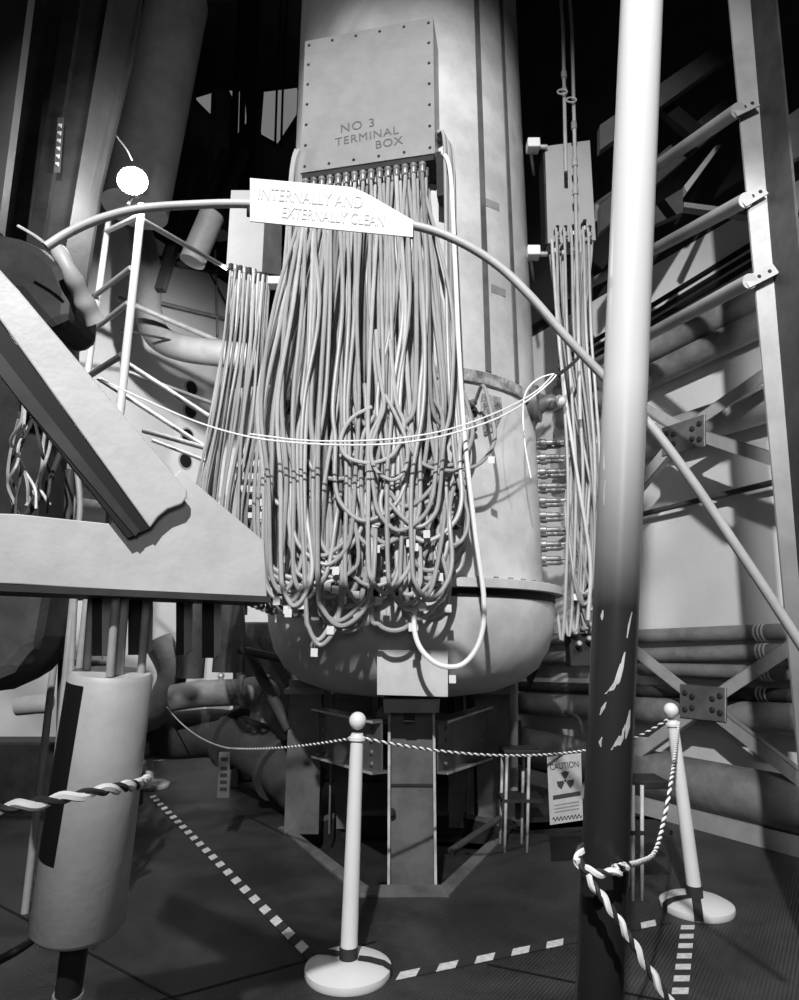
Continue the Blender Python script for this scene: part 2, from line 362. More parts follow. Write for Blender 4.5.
# gland plate
MB().prism([BL-nb_*.01+u*.01, BR-nb_*.01-u*.01, BR-nb_*(D_-.01)-u*.01, BL-nb_*(D_-.01)+u*.01], (0, 0, -.035)).build('gland_plate', M['dark'], tb)
NC, NR_ = 15, 6
gl = []
for j in range(NR_):
    for i in range(NC):
        q = BL+u*(W_*(.035+.93*(i+.5*(j % 2)*.5)/NC))-nb_*(.03+j*.042)+V((0, 0, -.035)); gl.append((i, j, q))
        if j < 2:
            MB().lathe(q, [(.015, -.062), (.02, -.055), (.02, -.02), (.024, -.018), (.024, 0)], 12).build('cable_gland', M['gland'], tb)
# side bracket with side glands
q = BR+V((0, 0, 0))-nb_*.10
sb_ = MB().box(q+u*.025+V((0, 0, -.10)), (.05, .10, .30), u, nb_).build('side_bracket', M['dark'], tb)

# ================================================================== CABLES
GC = 'cables looped down from the large terminal box'
LC = 'grey rubber cable in the hanging bundle under the large grey box'
def add_tag(root, p, s=.034, drop=.055):
    a = random.uniform(-.35, .35); uu = V((math.cos(a), math.sin(a)*.6, random.uniform(-.08, .08))).normalized(); c = p+V((0, -.018, -drop))
    tg = MB().box(c, (s, .0015, s*1.15), uu, V((0, 1, 0))).build('tag', M['tag'], root, label='small white tag')
    MB().tube([p, c+V((0, 0, s*.5))], .0012, 5).build('tag_string', M['steel'], tg)
def cable(pts, r, m, label, group, n=6, seg=8, tagpos=None, name='cable', plug=None):
    path = cr(pts, n); mb = MB().tube(path, r, seg)
    o = mb.build(name, m, None, loc=path[0]); tag(o, label, 'cable', group)
    if plug:                   # plug = (end point, direction)
        e, d = plug; MB().lathe(e, [(r*1.1, -.05), (r*1.7, -.04), (r*1.7, -.005), (r*2.0, 0), (r*2.0, .02), (r*1.6, .025)], 12, d).build('plug', M['gland'], o)
    if tagpos is not None: add_tag(o, path[int(tagpos*(len(path)-1))])
    return o
sock_done = 0
random.seed(11)
for idx, (i, j, q) in enumerate(gl):
    t = (i+.5)/NC; jit = random.gauss(0, .06)
    tt = min(max(t+jit, 0.0), 1.0)
    # fan-out targets in pixels turned to the hanging plane
    Yh = 3.20+.05*j+random.uniform(-.025, .025)
    lean = random.gauss(0, 5)
    xm = 262+tt*188+lean                 # at y=400
    xb = 268+min(max(tt+random.gauss(0, .09), 0), 1)*170
    front = (j < 3)
    yb_ = (random.uniform(560, 638) if front else random.uniform(500, 605)) if random.random() < .6 else random.uniform(455, 575)
    if tt > .86: yb_ = min(yb_, 600); xb = random.uniform(425, 450)
    if tt < .10: yb_ = random.uniform(570, 600)
    wpx = random.uniform(16, 62)*(1 if random.random() < .62 or tt < .12 else -1)
    if tt > .8: wpx = -abs(wpx)*.8
    if random.random() < .15: wpx *= 1.4
    xu = xb+wpx; ysock = yb_-random.uniform(55, 150); ysock = max(ysock, 405)
    A1 = PY((xm+xb)/2+random.gauss(0, 2), 470, Yh) if yb_ > 520 else PY(xb, 430, Yh)
    B0 = PY(xb, yb_-26, Yh-.01); 
    pts = [q+V((0, 0, .01)), q+V((0, 0, -.10)), q.lerp(PY(xm, 400, Yh), .5)+V((random.gauss(0, .012), random.gauss(0, .012), 0)), PY(xm, 400, Yh), A1, B0,
           PY(xb+wpx*.18, yb_-6, Yh-.005), PY(xb+wpx*.5, yb_, Yh), PY(xb+wpx*.82, yb_-6, Yh+.01), PY(xu, yb_-26, Yh+.02)]
    sp_ = onshell(min(max(xu+random.gauss(0, 8), 292), 470), ysock); n = V((sp_.x-TC.x, sp_.y-TC.y, 0)).normalized()
    end = sp_+n*.05
    pts += [PY(xu, (yb_-26)*.45+ysock*.55, Yh+.05)+V((0, 0, 0)), V(((PY(xu, ysock, Yh).x+end.x)/2, (Yh+end.y)/2-.03, end.z+.03)), end+n*.01]
    r = random.choice([.0105, .012, .012, .0135]); m = random.choice(['cable', 'cable', 'cable2', 'cable', 'cable3'])
    cable(pts, r, M[m], LC, GC, n=7, plug=(sp_+n*.028, n), tagpos=random.uniform(.62, .80) if random.random() < .7 else None)
    if random.random() < .8:
        MB().lathe(sp_-n*.012, [(.03, 0), (.03, .012), (.022, .014), (.022, .026)], 14, n).build('socket', M['dark'], tank)
# rows of free sockets on the shell peeking between the cables
for px in (300, 325, 352, 380, 408, 436, 455):
    for py in (410, 450, 490, 525, 555):
        sp_ = onshell(px+random.gauss(0, 2), py+random.gauss(0, 2)); n = V((sp_.x-TC.x, sp_.y-TC.y, 0)).normalized()
        s_ = MB().lathe(sp_-n*.01, [(.032, 0), (.032, .012), (.024, .014), (.024, .07), (.030, .075), (.030, .10), (.012, .105)], 14, n).build('socket', M['dark'], tank, label='dark cylindrical socket')
        MB().lathe(sp_+n*.078, [(.031, 0), (.031, .012)], 14, n).build('collar', M['chrome'], s_, label='bright ring')
# side strands from the bracket at the right of the box
GS = 'cables from the side bracket of the large box'
for k in range(6):
    Yh = 3.24+.03*k; x0 = 441+k*1.6; 
    pts = [PY(437, 132+k*3, Yh-.0), PY(443+k, 133+k*2, Yh), PY(x0+4, 160, Yh), PY(x0+5, 230, Yh), PY(447+k*1.5, 320, Yh), PY(450+k*2.5, 400, Yh), PY(456+k*2.5, 470, Yh),
           PY(468-k, 515+k*5, Yh), PY(462-k*2, 540+k*6, Yh), PY(446-k*3, 545+k*6, Yh), PY(436, 530, 3.38), PY(440, 505, 3.42)]
    cable(pts, .0105, M[('cable', 'cable3', 'cable2')[k % 3]], 'grey cable dropping from the side bracket right of the terminal box', GS)
for k in range(2):
    Yh = 3.36+k*.05
    pts = [PY(299-k*3, 150, Yh), PY(295-k*2, 160, Yh), PY(292-k*2, 185, Yh), PY(287-k*4, 280, Yh), PY(270-k*6, 400, Yh), PY(258-k*4, 500, Yh), PY(264-k*3, 585, Yh), PY(276, 606, Yh), PY(290, 590, Yh), PY(296, 540, 3.5)]
    cable(pts, .011, M['cable'], 'leftmost thin grey cable curling from the left edge of the terminal box', 'cables at the left edge of the large box')
# loose coils in front, y 400-480
Yc = 3.13
pts = [PY(x, y, Yc) for x, y in ((372, 407), (352, 418), (341, 438), (345, 455), (360, 462), (378, 462), (395, 452), (404, 425), (396, 400), (390, 340))]
cable(pts, .011, M['cable2'], 'pale loose cable curled into an open loop in front of the bundle', None)
Yc = 3.10
pts = [PY(x, y, Yc) for x, y in ((376, 330), (379, 370), (384, 405), (378, 425), (371, 450), (376, 470), (392, 480), (405, 470), (407, 445), (398, 420), (385, 395))]
cable(pts, .010, M['cable2'], 'pale twisted cable crossing itself in a teardrop loop at bundle centre', None)
# big front loops that stand out at the bottom
BG = 'large lowest loops of the bundle'
random.seed(33)
loops = [(318, 372, 626, 3.12), (306, 340, 645, 3.14), (368, 412, 596, 3.12), (293, 330, 600, 3.15), (388, 436, 610, 3.13), (400, 448, 622, 3.15), (345, 398, 610, 3.15), (412, 452, 600, 3.12), (281, 312, 606, 3.13), (270, 302, 596, 3.17)]
loops += [(x, x+random.uniform(34, 74), random.uniform(505, 590), 3.13+random.uniform(-.02, .05)) for x in (300, 318, 335, 350, 362, 374, 386, 398)]
loops += [(x, x-random.uniform(30, 62), random.uniform(520, 600), 3.13+random.uniform(-.02, .05)) for x in (352, 392, 420, 440)]
for n_, (xa, xb, yb_, Yh) in enumerate(loops):
    for dd in ((0, 5) if n_ in (0, 1, 4, 8) else (random.choice((0, 3)),)):
        sg_ = 1 if xb > xa else -1
        q = min([g for g in gl if g[1] == 0], key=lambda g: abs(g[2].x-PY(xa+random.uniform(-12, 24)*(1-(xa-270)/190*.9), 200, 3.2).x))[2]
        Y2 = Yh+dd*.004; w2 = xb-xa-dd*sg_; J = lambda k: random.gauss(0, k)
        pts = [q+V((0, .03, .01)), q+V((0, .03, -.1)), PY(xa+8+J(3), 300, (Y2+3.22)/2), PY(xa+J(5), 400, Y2), PY(xa+J(3), 480 if yb_ > 560 else 440, Y2), PY(xa, yb_-40, Y2), PY(xa+w2*.10, yb_-16, Y2), PY(xa+w2*.42, yb_-dd, Y2), PY(xa+w2*.82, yb_-14-dd, Y2), PY(xb, yb_-40, Y2+.01), PY(xb+J(5), yb_-90, Y2+.05), PY(xb+J(6), max(yb_-125, 400), 3.36)]
        cable(pts, random.choice((.011, .012)), M[random.choice(['cable', 'cable2', 'cable', 'cable'])], 'long grey cable making one of the big front loops of the bundle', BG, n=7, tagpos=.60 if random.random() < .5 else None)
# white cable loop at right
pts = [PY(x, y, Y) for x, y, Y in ((440, 150, 3.3), (450, 170, 3.18), (455, 260, 3.12), (459, 350, 3.10), (465, 440, 3.10), (475, 530, 3.10), (484, 600, 3.10), (480, 640, 3.10), (463, 664, 3.10), (440, 665, 3.10), (421, 649, 3.12), (414, 625, 3.15), (417, 590, 3.2), (423, 560, 3.3), (424, 540, 3.4))]
c = cable(pts, .0125, M['whitecable'], 'thick white cable hanging in one long loop right of the bundle', None, n=10)
add_tag(c, PY(452, 669, 3.11), .032, .045)
# individual hanging tags under the loops
for px, py in ((336, 430), (361, 618), (399, 626), (330, 610)):
    pass

# side plug stacks -------------------------------------------------
GP = 'cables plugged into the stack on the right of the vessel'
rb0, rb1 = PY(547, 232, 4.0), PY(596, 232, 4.0)
side = []
for k in range(9):
    for c_ in range(2):
        py = 443+k*14.5+c_*4; px0 = 530+c_*2; base_p = PY(px0, py, 4.15+c_*.12); d = V((1, -.12, 0)).normalized()
        st = thing('socket', '', 'socket', base_p) if False else None
        s_ = MB().lathe(base_p-d*.06, [(.02, 0), (.02, .12), (.026, .122), (.026, .16), (.018, .165), (.018, .24), (.012, .26)], 14, d).build('socket', M['gland'], tank, label='bright horizontal socket at the side of the vessel')
        side.append((base_p+d*.19, d, k, c_))
random.seed(5)
for (e, d, k, c_) in side:
    sx = .1+.8*random.random(); q = rb0.lerp(rb1, sx); q = V((q.x, 4.0+.12*random.random(), q.z))
    yb_ = 585+random.uniform(0, 55); xl = 572+k*.7+random.uniform(-2, 8); xo = xl+random.uniform(4, 22); Y = 4.0+random.uniform(-.08, .12)
    pts = [q+V((0, 0, .03)), q+V((0, 0, -.15)), PY(556+sx*32, 330, Y), PY(574+sx*22, 430, Y), PY(min(xo, 597)+3, 520, Y), PY(min(xo, 600), yb_-18, Y), PY((xl+min(xo, 600))/2, yb_, Y), PY(xl, yb_-20, Y)]
    pm = e+d*.07; pts += [V((PY(xl, 560, Y).x, (Y+e.y)/2, (pm.z+PY(xl, yb_-20, Y).z)/2)), pm+V((.01, 0, -.06)), pm, e+d*.02, e-d*.02]
    cable(pts, .0095, M[random.choice(['cable', 'cable3', 'cable3'])], 'grey cable running from the right side box to the stacked plugs', GP, n=6, tagpos=.55 if k % 3 == 0 and c_ == 0 else None)
c = cable([PY(x, y, 3.92) for x, y in ((552, 240), (558, 330), (566, 400), (578, 480), (590, 560), (588, 620))], .011, M['cable2'], 'pale cable outermost in front of the right side bundle', None)

# side boxes --------------------------------------------------------
def side_box(name_label, pts_px, Y, dep, conn, insul):
    q = [PY(x, y, Y) for x, y in pts_px]
    root = thing('terminal_box', name_label, 'terminal box', (q[2]+q[3])/2)
    MB().prism(q, (0, dep, 0)).build('body', M['sidebox'], root, bevel=.003)
    return root, q
rbx, q = side_box('narrow pale grey box on the right of the vessel behind two conduits', [(545, 146), (590, 140), (596, 240), (548, 243)], 4.0, .16, None, None)
MB().prism([q[0]+V((-.012, .01, 0)), q[0]+V((0, .01, 0)), q[3]+V((0, .01, 0)), q[3]+V((-.012, .01, 0))], (0, .15, 0)).build('edge_strip', M['dark'], rbx)
for k, (x, y) in enumerate(((556, 232), (564, 232), (572, 231), (583, 226), (588, 232), (554, 248), (562, 250), (571, 247))):
    g = PY(x, y, 3.98); MB().lathe(g, [(.018, 0), (.018, .02), (.013, .03), (.013, .05)], 12, (0, -1, .2)).build('cable_gland', M['dark'], rbx)
    MB().lathe(g+V((0, -.03, -.03)), [(.017, -.03), (.017, .0)], 12).build('collar', M['chrome'], rbx)
for py in (146, 253):
    a = onshell(524, py, .872); a.z = PY(530, py, 4.0).z
    i_ = thing('standoff_clamp', 'pale blocky clamp joining vessel to the side box, ' + ('upper one' if py < 200 else 'lower one'), 'clamp', PY(530, py, 4.0))
    MB().box(PY(533, py, 3.98), (.09, .09, .075)).build('block', M['white'], i_, bevel=.008)
    MB().tube([PY(540, py+1, 3.98), PY(547, py+1, 3.98)], .018, 10).build('stub', M['chrome'], i_)
    MB().tube([PY(531, py+8, 4.0), PY(534, py+30, 4.05)], .012, 8).build('stay', M['dark'], i_)
# conduits in front of the right box
for (pp, r, lab) in (([(563, 30), (565, 130), (566, 172)], .013, 'short thin conduit on the left of the pair above the right side box'), ([(572, 30), (575, 160), (580, 420)], .013, 'long thin conduit passing down in front of the right side box')):
    pts = [PY(x, y, 3.86) for x, y in pp]
    o = thing('conduit', lab, 'conduit', pts[-1])
    pth = [pts[0]+V((0, 0, 1.5))]+pts
    MB().tube(pth, r, 12).build('pipe', M['chrome'] if r > .02 else M['pipelight'], o)
    for t in (.55, .75, .9)[:2 if pp[-1][1] < 300 else 3]:
        q = pts[0].lerp(pts[-1], t*.6 if pp[-1][1] < 300 else t*.5); MB().lathe(q, [(r*1.5, -.03), (r*1.6, -.02), (r*1.6, .02), (r*1.5, .03)], 14).build('coupling', M['steel'], o)
for k, (px, py) in enumerate(((562, 93), (571, 101))):
    q = PY(px, py, 3.84); mb = MB()
    mb.tube([q+V((.035*math.cos(t), -.01, .02*math.sin(t))) for t in [i*math.pi/8 for i in range(17)]], .006, 6)
    tag(mb.build('wire_twist', M['edge']), ('thin wire twisted round the left conduit', 'thin wire twisted round the right conduit')[k], 'wire')
# slender bright cable group right beneath box front (straight ones)
for k, x in enumerate((556, 564, 571, 583, 588)):
    pts = [PY(x, 228, 3.94), PY(x+1, 250, 3.93), PY(x+3, 330, 3.92), PY(x+8, 400, 3.92), PY(x+12, 480, 3.95), PY(x+10-k, 580+k*9, 4.0), PY(x+6-k, 640-k*4, 4.0), PY(x+1-k, 610, 4.05)]
    cable(pts, .010, M['cable'], 'grey cable hanging straight from the front glands of the right side box', 'front cables of the right side box', n=6)

# left side box and bundle
lbx, q = side_box('pale side box at the left of the vessel half hidden by the white sign', [(231, 190), (266, 190), (262, 272), (226, 268)], 3.75, .2, None, None)
MB().prism([PY(266, 190, 3.752), PY(282, 196, 3.95), PY(281, 275, 3.95), PY(262, 272, 3.752)], (0, .01, 0)).build('side_panel', M['legsteel'], lbx, label='dark side panel')  # side panel in a darker steel tone than the box
MB().box(PY(275, 283, 3.7), (.075, .08, .05)).build('clamp_block', M['white'], lbx, label='white clamp block')
GL = 'cables fanning down from the left side box'
random.seed(21)
lg = []
for k in range(26):
    row = k % 3; x = 231+(k//3)*4.6+row*1.2; y = 268+row*8+(k//3)*1.0; q = PY(x, y, 3.72-row*.02+.03*row); lg.append(q)
    if k < 18: MB().lathe(q, [(.014, -.02), (.017, -.01), (.017, .025), (.011, .03)], 10).build('cable_gland', M['gland'] if k % 2 else M['dark'], lbx)
for k, q in enumerate(lg):
    t = (k//3)/8.; Y = 3.62+.05*(k % 4); xe = 200+t*46+random.uniform(-5, 5); ye = 485+t*25
    pts = [q, q+V((0, -.01, -.07)), PY(222+t*42+random.uniform(-2, 2), 350, Y), PY(212+t*44+random.uniform(-3, 3), 420, Y), PY(xe, ye, Y+.02), PY(xe-4+t*8, 545, Y+.05), PY(xe+18, 590+random.uniform(-10, 15), Y+.1), PY(xe+34, 560, Y+.2), PY(min(xe+38, 256), 520, Y+.3)]
    cable(pts, random.choice((.007, .009, .0095)), M[random.choice(['cable2', 'cable', 'cable3'])], 'thin grey cable in the slanting bundle under the left side box', GL, n=6)
for k in range(6):
    y = 457+k*13; x0 = 259-k*.8; a = PY(x0, y, 4.02); d = V((-1, -.15, 0)).normalized()
    MB().lathe(a+V((.05, 0, 0)), [(.018, 0), (.018, .05), (.024, .052), (.024, .10), (.02, .105), (.02, .15), (.013, .16)], 14, d).build('socket', M['chrome'] if k % 2 == 0 else M['gland'], tank, label='bright horizontal socket at the left side of the vessel')
    pts = [a+d*.10, a+d*.14+V((0, -.01, 0)), PY(240, y+9, 3.95), PY(238, y+30, 3.94), PY(240, 560, 3.95), PY(246, 600+k*3, 3.95)]
    cable(pts, .010, M['cable'], 'short grey cable bending down from the left side plugs', 'cables from the left side plugs', n=6)
# extra slack loops hanging below the bracket end
for k in range(7):
    x = 236+k*5; pts = [PY(x, 540, 3.85), PY(x-2, 585, 3.85), PY(x+6, 602+k*2, 3.85), PY(x+16, 596, 3.85), PY(x+20, 560, 3.85), PY(x+22, 520, 3.9)]
    cable(pts, .010, M['cable3'], 'short dark cable loop hanging beyond the end of the steel bracket', 'slack loops beyond the bracket')

# white cord swagged across
def rope_at(pxs, r, label, m='rope', name='rope', n=8, cat='rope'):
    o = MB().tube(cr([PY(x, y, Y) for x, y, Y in pxs], n), r, 6).build(name, M[m]); return tag(o, label, cat)
rope_at([(98, 378, 3.2), (150, 402, 3.1), (200, 423, 3.0), (250, 437, 2.95), (300, 443, 2.93), (350, 445, 2.92), (400, 443, 2.92), (450, 434, 2.95), (500, 417, 3.05), (535, 395, 3.3), (556, 375, 3.6),
         (540, 378, 3.55), (527, 390, 3.45), (523, 410, 3.42), (525, 445, 3.42), (531, 478, 3.45)], .0045, 'white cord swagged across the whole cable bundle and knotted at right', name='rope')
rope_at([(250, 434, 2.97), (300, 440, 2.95), (350, 441, 2.94), (400, 438, 2.94), (450, 429, 2.97), (500, 411, 3.07), (535, 392, 3.3), (554, 374, 3.6)], .004, 'second white cord running just above the long swagged one')
rope_at([(554, 376, 3.6), (562, 372, 3.65), (572, 364, 3.7), (580, 356, 3.72)], .012, 'short dark rope end tying the cords to the right cables', m='dark')

# ================================================================== FOREGROUND POLE
pa, pb = P(640, 40, 1.62), P(604, 880, 1.44)
d = (pa-pb).normalized(); bot = pb+d*((0-pb.z)/d.z); top = pa+d*1.2
Z1 = PP(600, 560, pb, (0, 1, 0)).z
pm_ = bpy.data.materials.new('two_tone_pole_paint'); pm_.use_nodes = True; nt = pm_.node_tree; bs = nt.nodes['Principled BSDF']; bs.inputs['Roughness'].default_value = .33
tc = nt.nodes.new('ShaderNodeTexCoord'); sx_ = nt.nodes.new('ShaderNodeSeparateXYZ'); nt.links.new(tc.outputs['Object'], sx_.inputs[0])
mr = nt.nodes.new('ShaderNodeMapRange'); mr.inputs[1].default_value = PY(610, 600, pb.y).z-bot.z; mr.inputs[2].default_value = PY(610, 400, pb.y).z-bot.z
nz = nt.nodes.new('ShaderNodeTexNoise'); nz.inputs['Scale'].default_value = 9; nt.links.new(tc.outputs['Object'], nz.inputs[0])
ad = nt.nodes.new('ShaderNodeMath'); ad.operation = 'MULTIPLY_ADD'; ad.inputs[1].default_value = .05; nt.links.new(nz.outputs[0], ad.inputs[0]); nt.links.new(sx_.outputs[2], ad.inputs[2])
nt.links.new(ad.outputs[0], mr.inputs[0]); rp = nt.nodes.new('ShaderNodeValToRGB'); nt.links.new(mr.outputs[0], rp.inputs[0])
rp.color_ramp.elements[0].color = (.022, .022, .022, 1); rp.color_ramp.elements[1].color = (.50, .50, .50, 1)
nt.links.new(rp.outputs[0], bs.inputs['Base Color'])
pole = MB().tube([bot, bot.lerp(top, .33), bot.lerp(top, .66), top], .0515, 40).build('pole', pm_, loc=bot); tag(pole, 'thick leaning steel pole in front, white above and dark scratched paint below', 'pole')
# scratches: long pale scrapes following the pole surface
def scrape(pts_px, wpx):
    mb = MB(); nv = V((0, -1, 0))
    def onp(px, py):
        r = ray(px, py); # closest approach with cylinder of pole axis
        o_ = CAM-bot; dd = r-d*r.dot(d); oo = o_-d*o_.dot(d); A = dd.dot(dd); B = 2*dd.dot(oo); C_ = oo.dot(oo)-.0517**2; D = max(B*B-4*A*C_, 0)
        return CAM+r*((-B-math.sqrt(D))/(2*A))
    L = [onp(x-w_/2, y) for (x, y), w_ in zip(pts_px, wpx)]; R = [onp(x+w_/2, y) for (x, y), w_ in zip(pts_px, wpx)]; Mi = [onp(x, y) for (x, y) in pts_px]
    n = len(L); vs = L+Mi+R; mb.add(vs, [(i, i+1, n+i+1, n+i) for i in range(n-1)]+[(n+i, n+i+1, 2*n+i+1, 2*n+i) for i in range(n-1)])
    mb.build('scrape', M['edge'], pole, label='pale scrape in the dark paint')
scrape([(625, 652), (621, 668), (617, 682), (611, 690), (605, 694)], [1, 5, 6, 5, 1])
scrape([(606, 702), (603, 708), (600, 715)], [1, 4, 1])
scrape([(630, 710), (627, 727), (622, 738), (617, 745), (611, 750)], [1, 6, 9, 7, 1])
scrape([(602, 737), (600, 742), (601, 747)], [1, 3, 1])
scrape([(603, 610), (602, 616), (602, 620)], [1, 3, 1])
scrape([(632, 612), (629, 625), (627, 638)], [1, 2, 1])
scrape([(604, 450), (604, 460), (604, 470)], [1, 2, 1])
scrape([(605, 480), (604, 495), (604, 505)], [1, 2, 1])
# rope around pole
ax = lambda py: PP(0, 0, bot, d) if False else None
c0 = pb-d*.0; mb = MB(); hel = []
uu = d.orthogonal().normalized(); ww = d.cross(uu)
for i in range(40):
    t = i/39*2*math.pi*1.05+.6; hel.append(c0+(V((1,0,0))*math.cos(t)+V((0,1,0))*math.sin(t))*.061+V((0, 0, .025*math.cos(t+2.2)-.015)))
def twisted(path, r, name, label, cat='rope', pitch=.06, parent=None, mats=None):
    # two-strand rope: white and dark strand twisted
    path = [V(p) for p in path]; L = 0; mb = MB(); n = len(path)
    T = [(path[min(i+1, n-1)]-path[max(i-1, 0)]).normalized() for i in range(n)]; a = T[0].orthogonal().normalized(); S = [[], []]
    for i in range(n):
        if i: L += (path[i]-path[i-1]).length
        a = (a-T[i]*a.dot(T[i])).normalized(); b_ = T[i].cross(a); t = 2*math.pi*L/pitch
        for s_ in (0, 1): S[s_].append(path[i]+(a*math.cos(t+math.pi*s_)+b_*math.sin(t+math.pi*s_))*r*.5)
    mb.tube(S[0], r*.78, 6, 0); mb.tube(S[1], r*.56, 6, 1)
    o = mb.build(name, mats or [M['rope'], M['taped']]); return tag(o, label, cat)
def densify(pts, step):
    out = [pts[0]]
    for i in range(1, len(pts)):
        k = max(1, int((pts[i]-pts[i-1]).length/step))
        out += [pts[i-1].lerp(pts[i], j/k) for j in range(1, k+1)]
    return out
e1 = P(664, 992, 1.25); e0 = P(584, 872, 1.36)
tie = [P(582, 845, 1.40), P(578, 858, 1.37), P(582, 868, 1.35), P(600, 873, 1.34), P(618, 872, 1.35), P(628, 866, 1.40)]
twisted(densify(cr(tie, 8), .004), .0085, 'rope', 'black and white rope tied round the dark foot of the leaning pole', pitch=.05)
twisted(densify(cr([P(578, 858, 1.36), P(590, 880, 1.34), P(615, 915, 1.30), P(640, 955, 1.27), P(672, 1005, 1.22), P(700, 1040, 1.2)], 8), .004), .0085, 'rope', 'black and white rope slanting down to the right from the pole tie', pitch=.05)

# ================================================================== STANCHIONS
def stanchion(px, py, label, tip_px=None, h=1.0, group=None, plain=True):
    b0 = PH(px, py, 0.0); root = thing('barrier_post', label, 'barrier post', b0, None)
    MB().lathe(b0, [(.165, .0), (.17, .012), (.168, .028), (.14, .042), (.08, .052), (.03, .056)], 48).build('base', M['white'], root)
    if tip_px is None: tip = b0+V((0, 0, h))
    else: tip = PY(tip_px[0], tip_px[1], b0.y); h = (tip-b0).length
    dd = (tip-b0).normalized()
    MB().lathe(b0+dd*.05, [(.034, 0), (.032, .3), (.029, .6), (.027, h-.16)], 28, dd).build('tube', M['white'], root)
    MB().lathe(b0+dd*(h-.115), [(.027, 0), (.036, .003), (.036, .015), (.028, .018), (.024, .03)], 28, dd).build('collar', M['white'], root)
    MB().lathe(b0+dd*(h-.035), [(.002, -.036)]+[(.036*math.cos(a), .036*math.sin(a)) for a in [math.radians(x) for x in range(-75, 90, 12)]]+[(.001, .036)], 28, dd).build('ball_finial', M['white'], root)
    return root, b0, tip
s1, b1, t1 = stanchion(348, 974, 'nearest white barrier post with ball top, in front of the vessel leg', (358, 712))
s2, b2, t2 = stanchion(697, 909, 'leaning white barrier post with ball top, right of the dark pole', (670, 703))
s3, b3, t3 = stanchion(150, 787, 'small far white barrier post beside the hanging canister', (148, 672))
# tape wraps
MB().lathe(b1+V((.001, 0, .052)), [(.037, 0), (.036, .045)], 24).build('tape_wrap', M['taped'], s1, label='dark tape round the foot')
MB().lathe(b2+V((-.004, 0, .055)), [(.038, 0), (.037, .05)], 24).build('tape_wrap', M['taped'], s2, label='dark tape round the foot')
for (root, bb, dr) in ((s1, b1, (1, -.15)), (s1, b1, (-.75, .5)), (s2, b2, (-.35, -.9)), (s2, b2, (-1, -.2))):
    dv = V((dr[0], dr[1], 0)).normalized(); sd = V((-dv.y, dv.x, 0))*.02; prof = [(.04, .056), (.085, .0545), (.14, .0455), (.168, .031), (.172, .004)]
    mb = MB(); n = len(prof)
    for sgn in (0,):
        L = [bb+dv*x+V((0, 0, z+.003))-sd for x, z in prof]; R = [bb+dv*x+V((0, 0, z+.003))+sd for x, z in prof]
        mb.add(L+R, [(i, i+1, n+i+1, n+i) for i in range(n-1)])
    mb.build('tape_strip', M['taped'], root, label='dark tape strip across the base')

# floor tapes
def tape(a, b_, wd, label, z=.003, seg=.09, skew=.5):
    a = V((a.x, a.y, z)); b_ = V((b_.x, b_.y, z)); L = (b_-a).length; dd = (b_-a).normalized(); s_ = V((-dd.y, dd.x, 0))*wd/2
    n = int(L/seg); mb = MB()
    for i in range(n):
        p = a+dd*(i*seg); q_ = a+dd*((i+1)*seg); k = dd*wd*skew*.5
        mb.prism([p-s_-k, q_-s_-k, q_+s_+k, p+s_+k], (0, 0, .001), i % 2)
    return tag(mb.build('hazard_tape', [M['tapew'], M['taped']]), label, 'tape')
tape(PH(152, 796, 0), PH(318, 964, 0), .05, 'striped hazard tape on the floor running from the far post to the nearest post', seg=.075, skew=-.8)
tape(PH(398, 977, 0), PH(672, 920, 0), .05, 'striped hazard tape on the floor between the nearest post and the right post', seg=.085, skew=.8)
tape(PH(688, 926, 0), PH(676, 1030, 0), .055, 'striped hazard tape on the floor running from the right post towards the camera', seg=.05, skew=-.5)

# rope barriers
def droop(a, b_, sag, n=30): return [V(a).lerp(V(b_), i/n)+V((0, 0, -sag*4*(i/n)*(1-i/n))) for i in range(n+1)]
A = t1+V((0, 0, -.10))
farr = PY(588, 750, 3.9)
twisted(densify(droop(A, farr, .05), .006), .006, 'rope', 'thin striped rope from the nearest post to the right behind the pole', pitch=.045)
twisted(densify(droop(farr, t2+V((-.02, 0, -.08)), .03), .006), .006, 'rope', 'thin striped rope from behind the pole to the leaning right post', pitch=.045)
mid = PY(228, 748, 4.3)
twisted(densify(droop(A, mid, .02), .006), .005, 'rope', 'thin striped rope from the nearest post to the left towards the small sign', pitch=.045)
twisted(densify(droop(mid, t3+V((0, 0, -.03)), .12), .01), .005, 'rope', 'thin pale rope rising from the small sign to the far post', pitch=.045, mats=[M['cable2'], M['steel']])
path = cr([t2+V((.03, -.02, -.09)), PY(673, 770, 2.6), PY(664, 820, 2.4), PY(655, 852, 2.2), PY(640, 862, 1.9), PY(622, 866, 1.5), P(612, 868, 1.42)], 10)
twisted(densify(path, .005), .006, 'rope', 'thin striped rope sagging from the right post to the pole tie', pitch=.04)
# thick near rope at left
path = cr([P(-30, 812, .95), P(18, 806, .95), P(60, 799, .97), P(100, 791, 1.0), P(130, 786, 1.08), P(142, 783, 1.2), P(147, 779, 1.42)], 10)
twisted(densify(path, .004), .0085, 'rope', 'thick black and white rope crossing in front of the hanging canister', pitch=.062)

